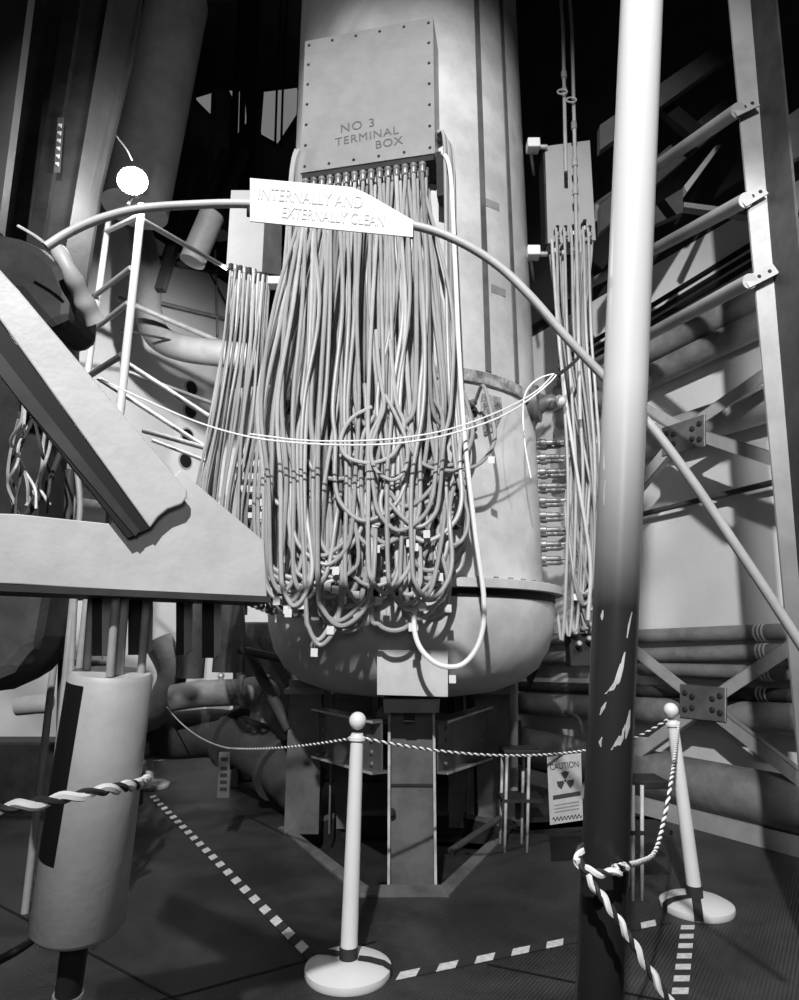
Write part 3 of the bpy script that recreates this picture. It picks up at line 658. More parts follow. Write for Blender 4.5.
# caution sign
def sign_quad(q, th=.003): return MB().prism(q, (0, th, 0))
qs = [PY(547, 757, 3.75), PY(581, 753, 3.75), PY(583, 820, 3.75), PY(550, 825, 3.75)]
sg = thing('caution_sign', 'white radiation caution sign hanging from the rope beside the dark pole', 'sign', qs[3])
MB().prism(qs, (0, .003, 0)).build('sheet', M['paper'], sg)
su = (qs[1]-qs[0]); SW = su.length; su.normalize(); sv = (qs[0]-qs[3]); SH = sv.length; sv.normalize(); off = V((0, -.0015, 0))
def SP(a, b_): return qs[3]+su*(a*SW)+sv*(b_*SH)+off
text_mesh('CAUTION', .045, SP(.5, .80), su, sv, M['ink'], 'lettering', sg, align='CENTER', xs=.8)
tf = MB(); cc = SP(.5, .62)
for k in range(3):
    a0_ = math.radians(90+60+120*k-30-60); pts_ = [cc+(su*math.cos(a0_+x)+sv*math.sin(a0_+x))*r_ for r_, x in ((.012, 0), (.048, 0), (.050, math.pi/6), (.048, math.pi/3), (.012, math.pi/3))]
    tf.prism(pts_, (0, -.001, 0))
tf.lathe(cc, [(.007, 0), (.007, .001)], 12, (0, -1, 0)); tf.build('trefoil', M['ink'], sg, label='dark radiation trefoil')
mb = MB().prism([SP(.12, .36), SP(.92, .38), SP(.92, .44), SP(.12, .42)], off); mb.build('printed_bar', M['ink'], sg, label='dark bar of illegible print')
mb = MB()
for yy in (.27, .22, .17): mb.prism([SP(.14, yy), SP(.86, yy+.015), SP(.86, yy+.03), SP(.14, yy+.015)], off)
mb.build('printed_lines', M['steel'], sg)
mb = MB(); pz = [SP(.08+.84*i/24, .08+.03*math.sin(i*2.1)) for i in range(25)]; mb.tube([p+off for p in cr(pz, 4)], .0022, 5); mb.build('handwriting', M['ink'], sg)
# small faded sign at left
qs = [PY(219, 752, 4.32), PY(230, 752, 4.32), PY(229, 798, 4.32), PY(217, 798, 4.32)]
sg = thing('rope_sign', 'small faded grey sign hanging from the left rope near the thin post', 'sign', qs[3])
MB().prism(qs, (0, .003, 0)).build('sheet', M['legsteel'], sg)
mb = MB()
for yy in (.15, .3, .45, .6, .8):
    a, c = qs[3].lerp(qs[0], yy), qs[2].lerp(qs[1], yy); mb.prism([a.lerp(c, .2), a.lerp(c, .8), a.lerp(c, .8)+V((0,0,.022)), a.lerp(c, .2)+V((0,0,.022))], (0, -.002, 0))
mb.build('faded_print', M['dark'], sg)

# ================================================================== ARCH RAIL AND SIGN
ar = [(46, 247, 1.75), (70, 232, 1.78), (100, 219, 1.8), (140, 209, 1.82), (190, 205, 1.85), (250, 204, 1.86), (330, 211, 1.86), (415, 226, 1.86), (458, 241, 1.85), (497, 265, 1.84), (530, 296, 1.82), (565, 336, 1.8), (605, 378, 1.78), (650, 425, 1.72), (690, 478, 1.68), (730, 537, 1.64), (772, 600, 1.6), (830, 690, 1.55)]
rail = MB().tube(cr([P(x, y, z) for x, y, z in ar], 8), [.0125]*1 and .0125, 16).build('arched_rail', M['plate']); tag(rail, 'long pale arched metal tube sweeping across the view behind the pole', 'rail')
poly = [(250, 178), (352, 187), (366, 193), (413, 220), (413, 237), (330, 229), (250, 221)]
def PS(x, y): return P(x, y, 1.84)
qn = (PS(413, 225)-PS(250, 200)).normalized(); upv = (PS(250, 178)-PS(250, 221)).normalized(); nn = qn.cross(upv).normalized(); nn = nn if nn.y < 0 else -nn
sgn = thing('notice_board', 'white cut-out board on the arched rail with faded cleanliness lettering', 'sign', PS(330, 230))
MB().prism([PS(x, y) for x, y in poly], -nn*.006).build('board', M['signwhite'], sgn)
tdir = (PS(352, 212)-PS(250, 203)).normalized()
text_mesh('INTERNALLY AND', .050, PS(257, 199)+nn*.001, tdir, upv, M['fadedink'], 'lettering', sgn, xs=.74)
text_mesh('CLEAN', .055, PS(357, 213)+nn*.001, tdir, upv, M['fadedink'], 'lettering', sgn, ext=.0005) if False else None
text_mesh('EXTERNALLY CLEAN', .045, PS(281, 217.5)+nn*.001, tdir, upv, M['fadedink'], 'lettering', sgn, xs=.71)
for x, y in ((247, 204), (412, 226)):
    MB().tube([PS(x, y-8)+V((0, .02, 0)), PS(x, y+8)+V((0, .02, 0))], .006, 8).build('clip', M['dark'], sgn)

# ================================================================== FOREGROUND BRACKET (left)
br = thing('steel_bracket', 'large pale welded steel bracket with a slanted box arm at the near left', 'bracket', P(140, 595, 1.4))
# horizontal gusset plate
q = [P(-60, 511, 1.25), P(18, 514, 1.28), P(122, 524, 1.34), P(150, 500, 1.36), P(180, 472, 1.4), P(265, 541, 1.5), P(268, 598, 1.5), P(150, 594, 1.38), P(18, 585, 1.28), P(-60, 580, 1.25)]
# flatten onto one plane: choose plane through three points
pn = (q[5]-q[0]).cross(q[8]-q[0]).normalized()
pix = [(-80, 511), (18, 514), (122, 525), (152, 500), (180, 470), (264, 541), (267, 597), (150, 592), (18, 584), (-80, 580)]
qq = [PP(x, y, q[0], pn) for x, y in pix]; pn = pn if pn.y > 0 else -pn
MB().prism(qq, pn*.02).build('gusset_plate', M['plate'], br, bevel=.002)
lo = [PP(x, y, q[0], pn) for x, y in ((-80, 581), (18, 585), (150, 592), (268, 597))]
MB().prism([lo[0]-pn*.03, lo[3]-pn*.03, lo[3]+pn*.16, lo[0]+pn*.16], (0, 0, -.014)).build('bottom_flange', M['dark'], br, label='dark underside flange')
# slanted arm: box with bright top face, underside shade put into dark colours
def PQ(x, y, off=0): return PP(x, y, q[0]-pn*off, pn)
arm = [(-40, 226), (18, 289), (182, 484), (187, 490), (187, 497), (182, 504), (168, 509), (158, 517), (150, 528), (18, 345), (-40, 265)]
MB().prism([PQ(x, y, .035) for x, y in arm], pn*.007).build('arm_face', M['plate'], br, bevel=.004)
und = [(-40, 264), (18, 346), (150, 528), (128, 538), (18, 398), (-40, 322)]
MB().prism([PQ(x, y, .028) for x, y in und+[(158, 517), (168, 509), (182, 504), (150, 470), (18, 318)][:0]], pn*.028).build('arm_web', M['black'], br, label='recessed side of the arm coloured black for its shade')
rim = [(-40, 300), (18, 376), (140, 531), (135, 536), (18, 398), (-40, 322)]
MB().prism([PQ(x, y, .032) for x, y in rim], pn*.02).build('arm_lip', M['dark'], br)
# hanging stubs (short channels) below
hang = [(88, 100, 108, 600, 655, 1.42, 'dark'), (134, 141, 152, 602, 655, 1.44, 'dark'), (176, 186, 194, 602, 655, 1.46, 'dark'), (202, 213, 221, 602, 660, 1.48, 'dark')]
for k, (x0, x1, x2, y0, y1, zc, _) in enumerate(((92, 102, 113, 598, 656, 1.42, 0), (128, 142, 152, 598, 655, 1.46, 0), (176, 184, 192, 600, 655, 1.52, 0), (202, 214, 221, 600, 658, 1.54, 0))):
    a = P(x0, y0, zc); c = P(x1, y0, zc); e = P(x1, y1, zc); f = P(x0, y1, zc)
    st = MB().prism([a, c, e, f], (0, .03, 0)).build('hanger', M['dark'], br, label='short hanger with a bright face')
    g = P(x2, y0, zc+.02); h = P(x2-1, y1-4, zc+.02)
    MB().prism([c, g, h, e], (0, .008, 0)).build('hanger_face', M['plate'], st)
# ================================================================== HANGING CYLINDER
ct, cb = P(112, 672, 1.42), P(78, 922, 1.36)
cy = thing('hanging_canister', 'pale foreground canister with a long black label hanging under the bracket', 'canister', cb)
dd = (ct-cb).normalized(); Lc = (ct-cb).length; Rt, Rb = .087, .094
MB().lathe(cb, [(Rb*.9, -.012), (Rb, 0), (Rt, Lc-.01), (Rt*.93, Lc)], 48, dd).build('shell', M['plate'], cy)
# black label panel conforming
lab = MB(); n = 12; vs = []
ux = V((1, 0, 0)); ux = (ux-dd*ux.dot(dd)).normalized(); uy = dd.cross(ux); uy = uy if uy.y < 0 else -uy
for j in range(2):
    hh = (Lc*.28, Lc*.965)[j]; rr = Rb+(Rt-Rb)*hh/Lc+.0015
    for i in range(n+1):
        t = math.radians(176-70*i/n if j == 0 else 174-62*i/n); t = math.radians((158, 156)[j]+(-52, -54)[j]*i/n); vs.append(cb+dd*hh+(ux*math.cos(t)+uy*math.sin(t))*rr)
lab.add(vs, [(i, i+1, n+2+i, n+1+i) for i in range(n)], 0, True); lab.build('black_label', M['black'], cy, label='long black panel')
MB().tube([cb-dd*.01, cb-dd*.16], [.028, .026], 20).build('stem', M['dark'], cy)
MB().lathe(cb-dd*.14, [(.022, -.5), (.026, -.12), (.032, -.08), (.035, -.03), (.03, 0)], 24, dd).build('lower_rod', M['steel'], cy)
for (x, zc) in ((88, 1.42), (112, 1.36), (118, 1.40), (143, 1.44)):
    MB().tube([P(x-2, 676, zc), P(x+4, 596, zc+.01)], .009 if x != 118 else .016, 10).build('suspension_rod', M['steel'] if x != 118 else M['plate'], cy)
# smaller loose things around
mb = MB().tube(cr([P(-10, 965, 1.5), P(18, 950, 1.5), P(35, 938, 1.6), P(40, 930, 1.75)], 8), .010, 8); tag(mb.build('hose', M['black']), 'black hose end at the lower left edge', 'hose')

# ladder-like tube frame behind bracket, lower left
lad = thing('ladder', 'thin steel tube ladder with rungs standing at left behind the canister', 'ladder', PY(60, 800, 2.6))
for a, c in (((74, 588), (46, 880)), ((88, 588), (56, 880))):
    MB().tube([PY(a[0], a[1], 2.6), PY(c[0], c[1], 2.6)], .014, 12).build('post', M['steel'], lad)
for y in (597, 662, 735):
    t = (y-588)/292; MB().tube([PY(74-28*t, y, 2.6), PY(115-20*t, y+2, 2.9)], .013, 10).build('rung', M['legsteel'], lad)

# scaffold frame with lamp
sc_ = thing('scaffold_frame', 'white tubular scaffold ladder frame at the upper left under the bright lamp', 'scaffold', PY(100, 500, 3.4))
def tb_(name, a, c, r, m, parent): return MB().tube([PY(*a), PY(*c)], r, 12).build(name, M[m], parent)
tb_('post', (142, 205, 3.4), (118, 430, 3.4), .024, 'white', sc_); tb_('post', (109, 215, 3.7), (84, 400, 3.7), .020, 'white', sc_)
tb_('rung', (92, 298, 3.7), (131, 268, 3.4), .017, 'pipelight', sc_); tb_('rung', (92, 331, 3.7), (128, 303, 3.4), .016, 'pipelight', sc_)
tb_('rung', (89, 376, 3.7), (122, 355, 3.4), .019, 'legsteel', sc_); tb_('top_rail', (105, 232, 3.7), (141, 215, 3.4), .016, 'white', sc_)
tb_('brace', (142, 220, 3.4), (226, 268, 4.6), .018, 'pipelight', sc_)
for (a, c) in (((80, 440, 3.4), (66, 560, 3.4)), ((112, 470, 3.7), (106, 560, 3.7))):
    a, c = PY(*a), PY(*c); MB().tube([a, c, c+(c-a)*(c.z/(a.z-c.z))], .018, 12).build('post', M['pipelight'], sc_)
GB = None
for k, (a, c, r, m, lab) in enumerate((((118, 298, 5.4), (232, 347, 6.2), .035, 'pipe', 'slanting grey tube topmost of those across the left wall'),
        ((126, 363, 4.8), (208, 416, 5.2), .030, 'pipe', 'pale slanting tube just above the second wall hole'),
        ((128, 372, 5.2), (214, 404, 5.8), .026, 'legsteel', 'dark slanting tube crossing the pale one on the left wall'),
        ((98, 378, 4.8), (205, 447, 5.2), .026, 'steel', 'long slanting tube passing below the second wall hole'),
        ((142, 430, 5.0), (206, 448, 5.2), .03, 'pipe', 'short tube near the third wall hole'),
        ((152, 440, 5.0), (206, 461, 5.2), .02, 'steel', 'thin short tube lowest on the left wall'),
        ((122, 330, 5.4), (200, 346, 6.2), .016, 'dark', 'thin dark rod across the curved white pipe'))):
    tag(MB().tube([PY(*a), PY(*c)], r*.75, 12).build('tube', M[m]), lab, 'tube')
# curved white pipe
tag(MB().tube(cr([PY(x, y, 6.0) for x, y in ((122, 195), (140, 235), (148, 275), (148, 310), (158, 336), (182, 348), (225, 354), (260, 358))], 8), .135, 24).build('curved_pipe', M['curved']), 'thick white pipe curving down and right on the left wall', 'pipe')
for k, (x, y) in enumerate(((191, 388), (190, 411), (187, 436), (185, 461))):
    qh = PP(x, y, WB1, nl)
    hl = thing('wall_sleeve', ('topmost', 'second', 'third', 'lowest')[k]+' of the four round dark holes in the left wall', 'wall sleeve', qh)
    MB().lathe(qh-nl*.01, [(.105, 0), (.105, .02)], 24, nl).build('rim', M['pipelight'], hl); MB().lathe(qh-nl*.01, [(.085, 0), (.085, .024)], 24, nl).build('bore', M['black'], hl)
# conduits and ledge on the left wall
for k, (a, c, r, m, lab) in enumerate((((150, 300), (240, 322), .02, 'steel', 'thin conduit above the curved white pipe'), ((195, 245), (240, 330), .014, 'dark', 'thin dark wire hanging on the left wall'), ((215, 250), (218, 335), .014, 'steel', 'thin vertical conduit by the left cable bundle'), ((150, 258), (240, 275), .05, 'dark', 'dark ledge high on the left wall'), ((60, 500), (240, 520), .06, 'pipe', 'grey pipe low on the left wall behind the bracket'))):
    tag(MB().tube([PP(*a, WB1+nl*.15, nl), PP(*c, WB1+nl*.15, nl)], r, 10).build('conduit', M[m]), lab, 'conduit')
# lamp
lc = PY(133, 182, 3.35)
lp = thing('work_lamp', 'glaring round work lamp at the upper left', 'lamp', lc)
dl = V((.25, -1, -.15)).normalized()
MB().lathe(lc, [(.002, -.0), (.055, .004), (.072, .016), (.066, .03), (.03, .04), (.002, .042)], 28, dl).build('bulb', M['lamp'], lp)
MB().lathe(lc-dl*.10, [(.02, -.05), (.03, 0), (.055, .06), (.085, .11), (.088, .115)], 28, dl).build('shade', M['edge'], lp)
MB().tube([lc-dl*.1, PY(128, 205, 3.4)], .01, 8).build('bracket', M['steel'], lp)
lgt = bpy.data.lights.new('lamp_light', 'POINT'); lgt.energy = 32; lgt.shadow_soft_size = .06
lo_ = bpy.data.objects.new('lamp_light', lgt); COL.objects.link(lo_); lo_.location = lc+dl*.13
tag(MB().tube(cr([PY(112, 128, 3.6), PY(118, 138, 3.55), PY(127, 150, 3.42), PY(132, 160, 3.38)], 6), .005, 6).build('lamp_wire', M['white']), 'short white wire above the glaring lamp', 'wire')

# overhead beams and big pipe, upper left
bm = thing('roof_beam', 'large dark sloping I-beam with a paler flange at the top left', 'beam', PY(60, 230, 3.6))
MB().prism([PY(44, -60, 3.4), PY(118, -60, 3.4), PY(52, 330, 3.4), PY(-8, 330, 3.4)], (0, .03, 0)).build('web', M['beam'], bm)
MB().prism([PY(118, -60, 3.38), PY(150, -60, 3.5), PY(131, 60, 3.5), PY(101, 185, 3.5), PY(78, 330, 3.5), PY(52, 330, 3.38)], (0, .03, 0)).build('flange', M['beamlight'], bm)
MB().prism([PY(74, -60, 3.36), PY(90, -60, 3.36), PY(28, 330, 3.36), PY(14, 330, 3.36)], (0, .04, 0)).build('stiffener', M['dark'], bm)
lbp = [PY(58, 118, 3.35), PY(64, 118, 3.35), PY(60, 173, 3.35), PY(54, 173, 3.35)]
st_ = MB().prism(lbp, (0, -.004, 0)).build('label_strip', M['legsteel'], bm)
mk = MB()
for k in range(6):
    t = .12+k*.14; a = lbp[0].lerp(lbp[3], t); c = lbp[1].lerp(lbp[2], t); mk.prism([a.lerp(c, .2), c.lerp(a, .2), c.lerp(a, .2)+V((0,0,-.03)), a.lerp(c, .2)+V((0,0,-.012))], (0, -.007, 0))
mk.build('stamped_marks', M['white'], st_)
b2_ = MB().prism([PY(-40, -60, 3.0), PY(36, -60, 3.0), PY(-2, 230, 3.0), PY(-60, 230, 3.0)], (0, .06, 0)); tag(b2_.build('roof_beam', M['beamlight']), 'narrow pale beam in the extreme top left corner', 'beam')
tag(MB().tube([PY(178, 0, 4.6), PY(135, 210, 4.6)], .26, 32).build('overhead_duct', M['pipelight']), 'thick dark sloping duct above the glaring lamp', 'duct')
# dark vertical pipe cluster behind lamp / tower left
for k, (x0, x1, yt, yb2, r, lab) in enumerate(((222, 218, 98, 235, .11, 'thick dark upright tank-like pipe with a rounded top'), (236, 232, 80, 220, .035, 'dark upright rod beside the rounded pipe'), (243, 240, 80, 210, .03, 'dark upright rod third from the rounded pipe'), (252, 250, 70, 200, .05, 'broad dark upright pipe midway to the tower'), (277, 275, 85, 150, .012, 'thin dark rod across the glowing panel'), (283, 281, 85, 150, .012, 'second thin dark rod across the glowing panel'))):
    a, c = PY(x0, yt, 5.6), PY(x1, yb2, 5.6); mb = MB().tube([c, a], r, 20)
    if k == 0: mb.lathe(a, [(r, 0), (r*.8, r*.5), (r*.4, r*.85), (.002, r)], 20)
    else: mb.tube([a, a+V((0, 0, 1.2))], r, 12)
    tag(mb.build('upright_pipe', M['black'] if k else M['dark']), lab, 'pipe')
for k, (x0, x1) in enumerate(((165, 185), (182, 205), (196, 222))):
    tag(MB().tube([PY(x0, 265, 5.2), PY(x1+(x1-x0)*.9, 152, 5.2)], .05, 16).build('slanted_pipe', M['black']), ('dark slanted pipe nearest the lamp', 'dark slanted pipe between two others', 'dark slanted pipe nearest the left side box')[k], 'pipe')
tag(MB().tube([PY(192, 262, 4.6), PY(212, 215, 4.6)], .10, 20).build('pale_canister', M['pipelight']), 'pale stubby cylinder leaning left of the side box', 'canister')
tag(MB().prism([PY(154, 288, 5.0), PY(163, 288, 5.0), PY(176, 245, 5.0), PY(168, 243, 5.0)], (0, .08, 0)).build('strut', M['black']), 'short black strut below the slanted pipes', 'strut')
# hanging hood / tarp, far left with hoses
hd = MB(); random.seed(3)
pts = [(-30, 225), (18, 235), (40, 245), (60, 262), (72, 290), (70, 320), (48, 330), (30, 310), (18, 295), (-30, 290)]
hd.prism([PY(x, y, 2.3) for x, y in pts], (0, .25, 0)); tag(hd.build('hood', M['dark'], bevel=.04), 'dark bulky hood at the left edge above the bracket arm', 'hood')
sl = MB().tube(cr([PY(58, 250, 2.2), PY(68, 268, 2.2), PY(78, 288, 2.25), (PY(86, 305, 2.3)), PY(96, 322, 2.35)], 8), [.028+.012*i/32+.003*math.sin(i*.6) for i in range(33)], 16)
tag(sl.build('sleeve', M['plate']), 'pale cloth sleeve draped from the rail end', 'sleeve')
tag(MB().tube([PY(66, 276, 2.6), PY(60, 420, 2.6)], .065, 18).build('upright_pipe', M['pipe']), 'short grey vertical cylinder behind the bracket arm', 'pipe')
tag(MB().tube(cr([PY(18, 226, 2.1), PY(35, 236, 2.1), PY(48, 246, 2.1)], 6), .006, 6).build('lamp_wire', M['edge']), 'thin pale wire meeting the rail end at left', 'wire')
random.seed(4)
for k in range(9):
    x = 16+random.uniform(0, 32); y = 400+random.uniform(0, 20); pts = [PY(x, y, 2.4)]
    for s_ in range(5): x = min(max(x+random.uniform(-12, 12), 8), 50); y += 20; pts.append(PY(x, y, 2.4+random.uniform(-.08, .08)))
    tag(MB().tube(cr(pts, 6), .006, 6).build('thin_wire', M[random.choice(['steel', 'edge', 'pipedark'])]), 'thin tangled wire behind the bracket arm at the left edge', 'wire', 'tangled wires at the left edge')
tag(MB().prism([PY(-30, 345, 3.0), PY(45, 345, 3.0), PY(38, 530, 3.0), PY(-30, 540, 3.0)], (0, .25, 0)).build('dark_cabinet', M['dark']), 'dark cabinet behind the tangled wires at the left edge', 'cabinet')
tag(MB().prism([PY(-40, 560, 2.4), PY(50, 560, 2.4), PY(34, 650, 2.4), PY(14, 676, 2.4), PY(-40, 700, 2.4)], (0, .3, 0)).build('dark_cowl', M['pipedark'], bevel=.05), 'dark rounded cowl below the bracket at the left edge', 'cowl')
for k, (pp, Y, r, m, lab) in enumerate((([(70, 470), (68, 530), (62, 700), (60, 860)], 2.7, .02, 'pipedark', 'dark upright hose behind the bracket arm left of another'), ([(75, 455), (80, 500), (78, 540), (70, 700), (66, 880)], 2.6, .012, 'steel', 'thin curved hose behind the bracket arm'), ([(62, 450), (45, 490), (18, 525)], 2.7, .014, 'pipedark', 'dark hose sagging left behind the arm'), ([(95, 490), (108, 505), (122, 528)], 2.7, .01, 'dark', 'thin black hose in the bracket corner'))):
    tag(MB().tube(cr([PY(x, y, Y) for x, y in pp], 6), r, 10).build('hose', M[m]), lab, 'hose')
tag(MB().tube([PP(18, 462, WB1+nl*.3, nl), PP(110, 480, WB1+nl*.3, nl)], .12, 18).build('wall_pipe', M['pipe']), 'grey horizontal pipe glimpsed through the bracket triangle', 'pipe')

# ================================================================== LEFT FLOOR PIPES
def pipe(pxs, r, m, label, n=8, name='floor_pipe', seg=24, flanges=()):
    pts = cr([PY(x, y, Y) for x, y, Y in pxs], n)
    o = MB().tube(pts, r, seg).build(name, M[m]); tag(o, label, 'pipe')
    for t in flanges:
        i = int(t*(len(pts)-2)); dd = (pts[i+1]-pts[i]).normalized(); MB().lathe(pts[i], [(r*1.25, -.02), (r*1.25, .02)], 24, dd).build('pipe_flange', M[m], o)
    return o
pipe([(90, 735, 6.0), (175, 735, 5.9), (215, 733, 5.8), (245, 743, 5.6), (268, 757, 5.4), (290, 775, 5.2), (306, 790, 5.1)], .20, 'pipedark', 'thick dark floor pipe running left and bending towards the vessel legs', flanges=(.45, .8))
pipe([(158, 640, 5.6), (172, 672, 5.6), (163, 700, 5.6), (150, 716, 5.6), (120, 720, 5.6)], .12, 'pipe', 'curved grey elbow pipe right of the far post')
pipe([(172, 698, 5.4), (200, 694, 5.4), (240, 692, 5.4), (262, 690, 5.4), (268, 700, 5.4), (262, 720, 5.4)], .105, 'pipe', 'grey horizontal pipe with a small valve over the thick floor pipe', flanges=(.45, .62))
vl = thing('valve', 'small valve with a bright knob on the grey horizontal pipe', 'valve', PY(221, 684, 5.4))
MB().tube([PY(221, 686, 5.38), PY(221, 676, 5.38)], .02, 10).build('stem', M['steel'], vl); MB().lathe(PY(221, 676, 5.38), [(.002, -.025), (.025, -.01), (.03, 0), (.02, .02), (.002, .026)], 14).build('knob', M['chrome'], vl)
pipe([(192, 600, 5.5), (193, 640, 5.5), (190, 678, 5.5)], .11, 'pipedark', 'dark vertical pipe dropping behind the bracket stubs')
pipe([(228, 600, 5.5), (230, 640, 5.5), (228, 672, 5.5)], .13, 'pipedark', 'wide dark vertical pipe left of the vessel dome')
pipe([(168, 640, 6.6), (165, 758, 6.6)], .06, 'legsteel', 'dark upright pipe behind the far post')
tag(MB().box((PY(238, 715, 6.1).x, 6.1, PY(238, 645, 6.1).z/2), (.055, .055, PY(238, 645, 6.1).z)).build('thin_post', M['legsteel']), 'thin square steel post standing left of the vessel', 'post')
tag(MB().tube([PY(240, 650, 4.9), PY(290, 660, 4.6)], .03, 12).build('strut', M['dark']), 'dark horizontal strut between the thin post and vessel', 'strut')
for k, (a, c) in enumerate((((247, 650, 5.0), (290, 730, 4.7)), ((262, 640, 5.2), (300, 700, 4.9)))):
    tag(MB().tube([PY(*a), PY(*c)], .04, 12).build('diagonal_brace', M['pipedark']), ('dark diagonal brace nearer the thin post', 'dark diagonal brace nearer the vessel dome')[k], 'brace')
tag(MB().tube(cr([PY(18, 706, 3.6), PY(40, 704, 3.6), PY(50, 704, 3.6)], 4), .05, 16).build('pipe_stub', M['pipelight']), 'pale stub pipe at the left edge behind the tube frame', 'pipe')
# wall-foot clutter behind vessel
pipe([(380, 720, 6.3), (520, 735, 5.9)], .12, 'pipedark', 'dark pipe seen between the vessel legs')
tag(MB().tube([PY(450, 832, 4.0)+V((0,0,-.1)), PY(500, 818, 4.4)], .02, 10).build('pit_pipe', M['pipedark']), 'dark pipe lying in the pit at right', 'pipe')

tag(MB().prism([PY(-60, 742, 5.0), PY(128, 742, 5.0), PY(128, 815, 5.0), PY(-60, 815, 5.0)], (0, .3, 0)).build('low_cabinet', M['dark'], bevel=.02), 'low dark cabinet against the left wall behind the ladder', 'cabinet')
q = [PY(232, 622, 6.3), PY(512, 622, 6.3), PY(512, 800, 6.3), PY(232, 800, 6.3)]  # added dark block, darkens the bright wall seen between the legs
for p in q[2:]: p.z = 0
hs = thing('dark_block', 'added dark block standing behind the vessel legs', 'housing', q[3])  # added block, not a real housing
MB().prism(q, (0, .5, 0)).build('block_body', M['dark'], hs, bevel=.02)
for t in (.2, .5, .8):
    a = q[3].lerp(q[2], t); MB().prism([a+V((0, 0, .05)), a+V((.05, 0, .05)), a+V((.05, 0, q[0].z-.05)), a+V((0, 0, q[0].z-.05))], (0, -.03, 0)).build('block_rib', M['pipedark'], hs)
# ================================================================== RIGHT WALL
def RW(x, y, off): return PP(x, y, QR+NR*off, NR)
def rpipe(a, c, r, off, m, label, collar=None):
    p0, p1 = RW(a[0], a[1], off), RW(c[0], c[1], off); p1 = V((p1.x, p1.y, p0.z)) if False else p1
    e = (p1-p0).normalized(); p1b = p1+e*.5
    o = MB().tube([p0, p1, p1b], r, 24).build('wall_pipe', M[m]); tag(o, label, 'pipe')
    if collar:
        for k in range(3):
            q_ = RW(*collar, off)+e*(.028*k); MB().lathe(q_, [(r+.004, -.006), (r+.004, .006)], 24, e).build('collar', M['white'], o, label='pale stripe of the pipe marking')
    return o
rpipe((530, 640), (772, 632), .055, .12, 'pipe', 'topmost of the level grey pipes on the right wall', (758, 633))
rpipe((530, 658), (772, 652), .055, .12, 'pipe', 'second level grey pipe down on the right wall', (760, 652))
rpipe((640, 669), (772, 673), .05, .12, 'pipe', 'third level grey pipe down on the right wall', (764, 673))
rpipe((520, 686), (772, 695), .045, .10, 'pipedark', 'fourth level pipe, dark, passing behind the lower gusset', (760, 694))
rpipe((518, 703), (772, 718), .10, .13, 'pipe', 'stout grey pipe level with the ball of the right post')
rpipe((518, 745), (772, 800), .17, .20, 'pipe', 'thickest pipe near the foot of the right wall')
rpipe((560, 395), (772, 292), .10, .14, 'pipe', 'upper of two sloping-looking pipes under the strut ends')
rpipe((560, 420), (772, 318), .10, .14, 'pipe', 'lower of two sloping-looking pipes above the pale wall strip')
rpipe((560, 470), (772, 402), .13, .16, 'pipelight', 'broad pale pipe behind the upper gusset plate')
for k, (y0, y1) in enumerate(((372, 240), (380, 250), (388, 260))):
    rpipe((560, y0-10), (772, y1-8), .022, .15, 'black', ('topmost', 'middle', 'lowest')[k]+' of three thin black conduits high on the right wall')
rpipe((560, 534), (775, 482), .022, .10, 'pipedark', 'thin dark conduit crossing behind the arched rail end')
# X braces
def xbrace(plate, arms, off, wd, label, hl='bolt'):
    ctr = RW((plate[0]+plate[2])/2, (plate[1]+plate[3])/2, off); root = thing('cross_brace', label, 'brace', ctr)
    e = V((-NR.y, NR.x, 0)).normalized()
    for (x, y) in arms:
        tip = RW(x, y, off); dd = (tip-ctr).normalized(); s_ = dd.cross(NR).normalized()*wd/2; tip2 = tip+dd*.1
        a = MB().prism([ctr-s_, tip2-s_, tip2+s_, ctr+s_], NR*-.012).build('arm', M['pipelight'], root)
        MB().prism([ctr-s_, tip2-s_, tip2-s_*.85, ctr-s_*.85], NR*-.06).build('arm_leg', M['steel'], a)
    p = [RW(plate[0], plate[5] if len(plate) > 5 else plate[1], off+.012), RW(plate[2], plate[1], off+.012), RW(plate[2], plate[3], off+.012), RW(plate[0], plate[4] if len(plate) > 4 else plate[3], off+.012)]
    pl = MB().prism(p, NR*-.012).build('gusset', M['legsteel'], root)
    MB().prism([p[1], p[1]+(p[0]-p[1])*.02, p[2]+(p[3]-p[2])*.02, p[2]], NR*.002).build('plate_edge', M['edge'], pl)
    for a in (.12, .28, .72, .88):
        for b_ in ((.25, .75) if a in (.12, .88) else (.35, .68)):
            q_ = p[0].lerp(p[1], a).lerp(p[3].lerp(p[2], a), b_); MB().lathe(q_, [(.02, 0), (.02, .008), (.012, .014)], 10, NR).build('bolt', M['dark'], pl)
xbrace((662, 414, 705, 446, 456, 428), [(800, 350), (800, 468), (600, 530), (600, 385)], .50, .085, 'upper cross brace with a bolted gusset in front of the right wall')
xbrace((680, 688, 726, 722, 717, 684), [(608, 630), (800, 640), (800, 780), (600, 780)], .30, .085, 'lower cross brace with a bolted gusset above the leaning post')
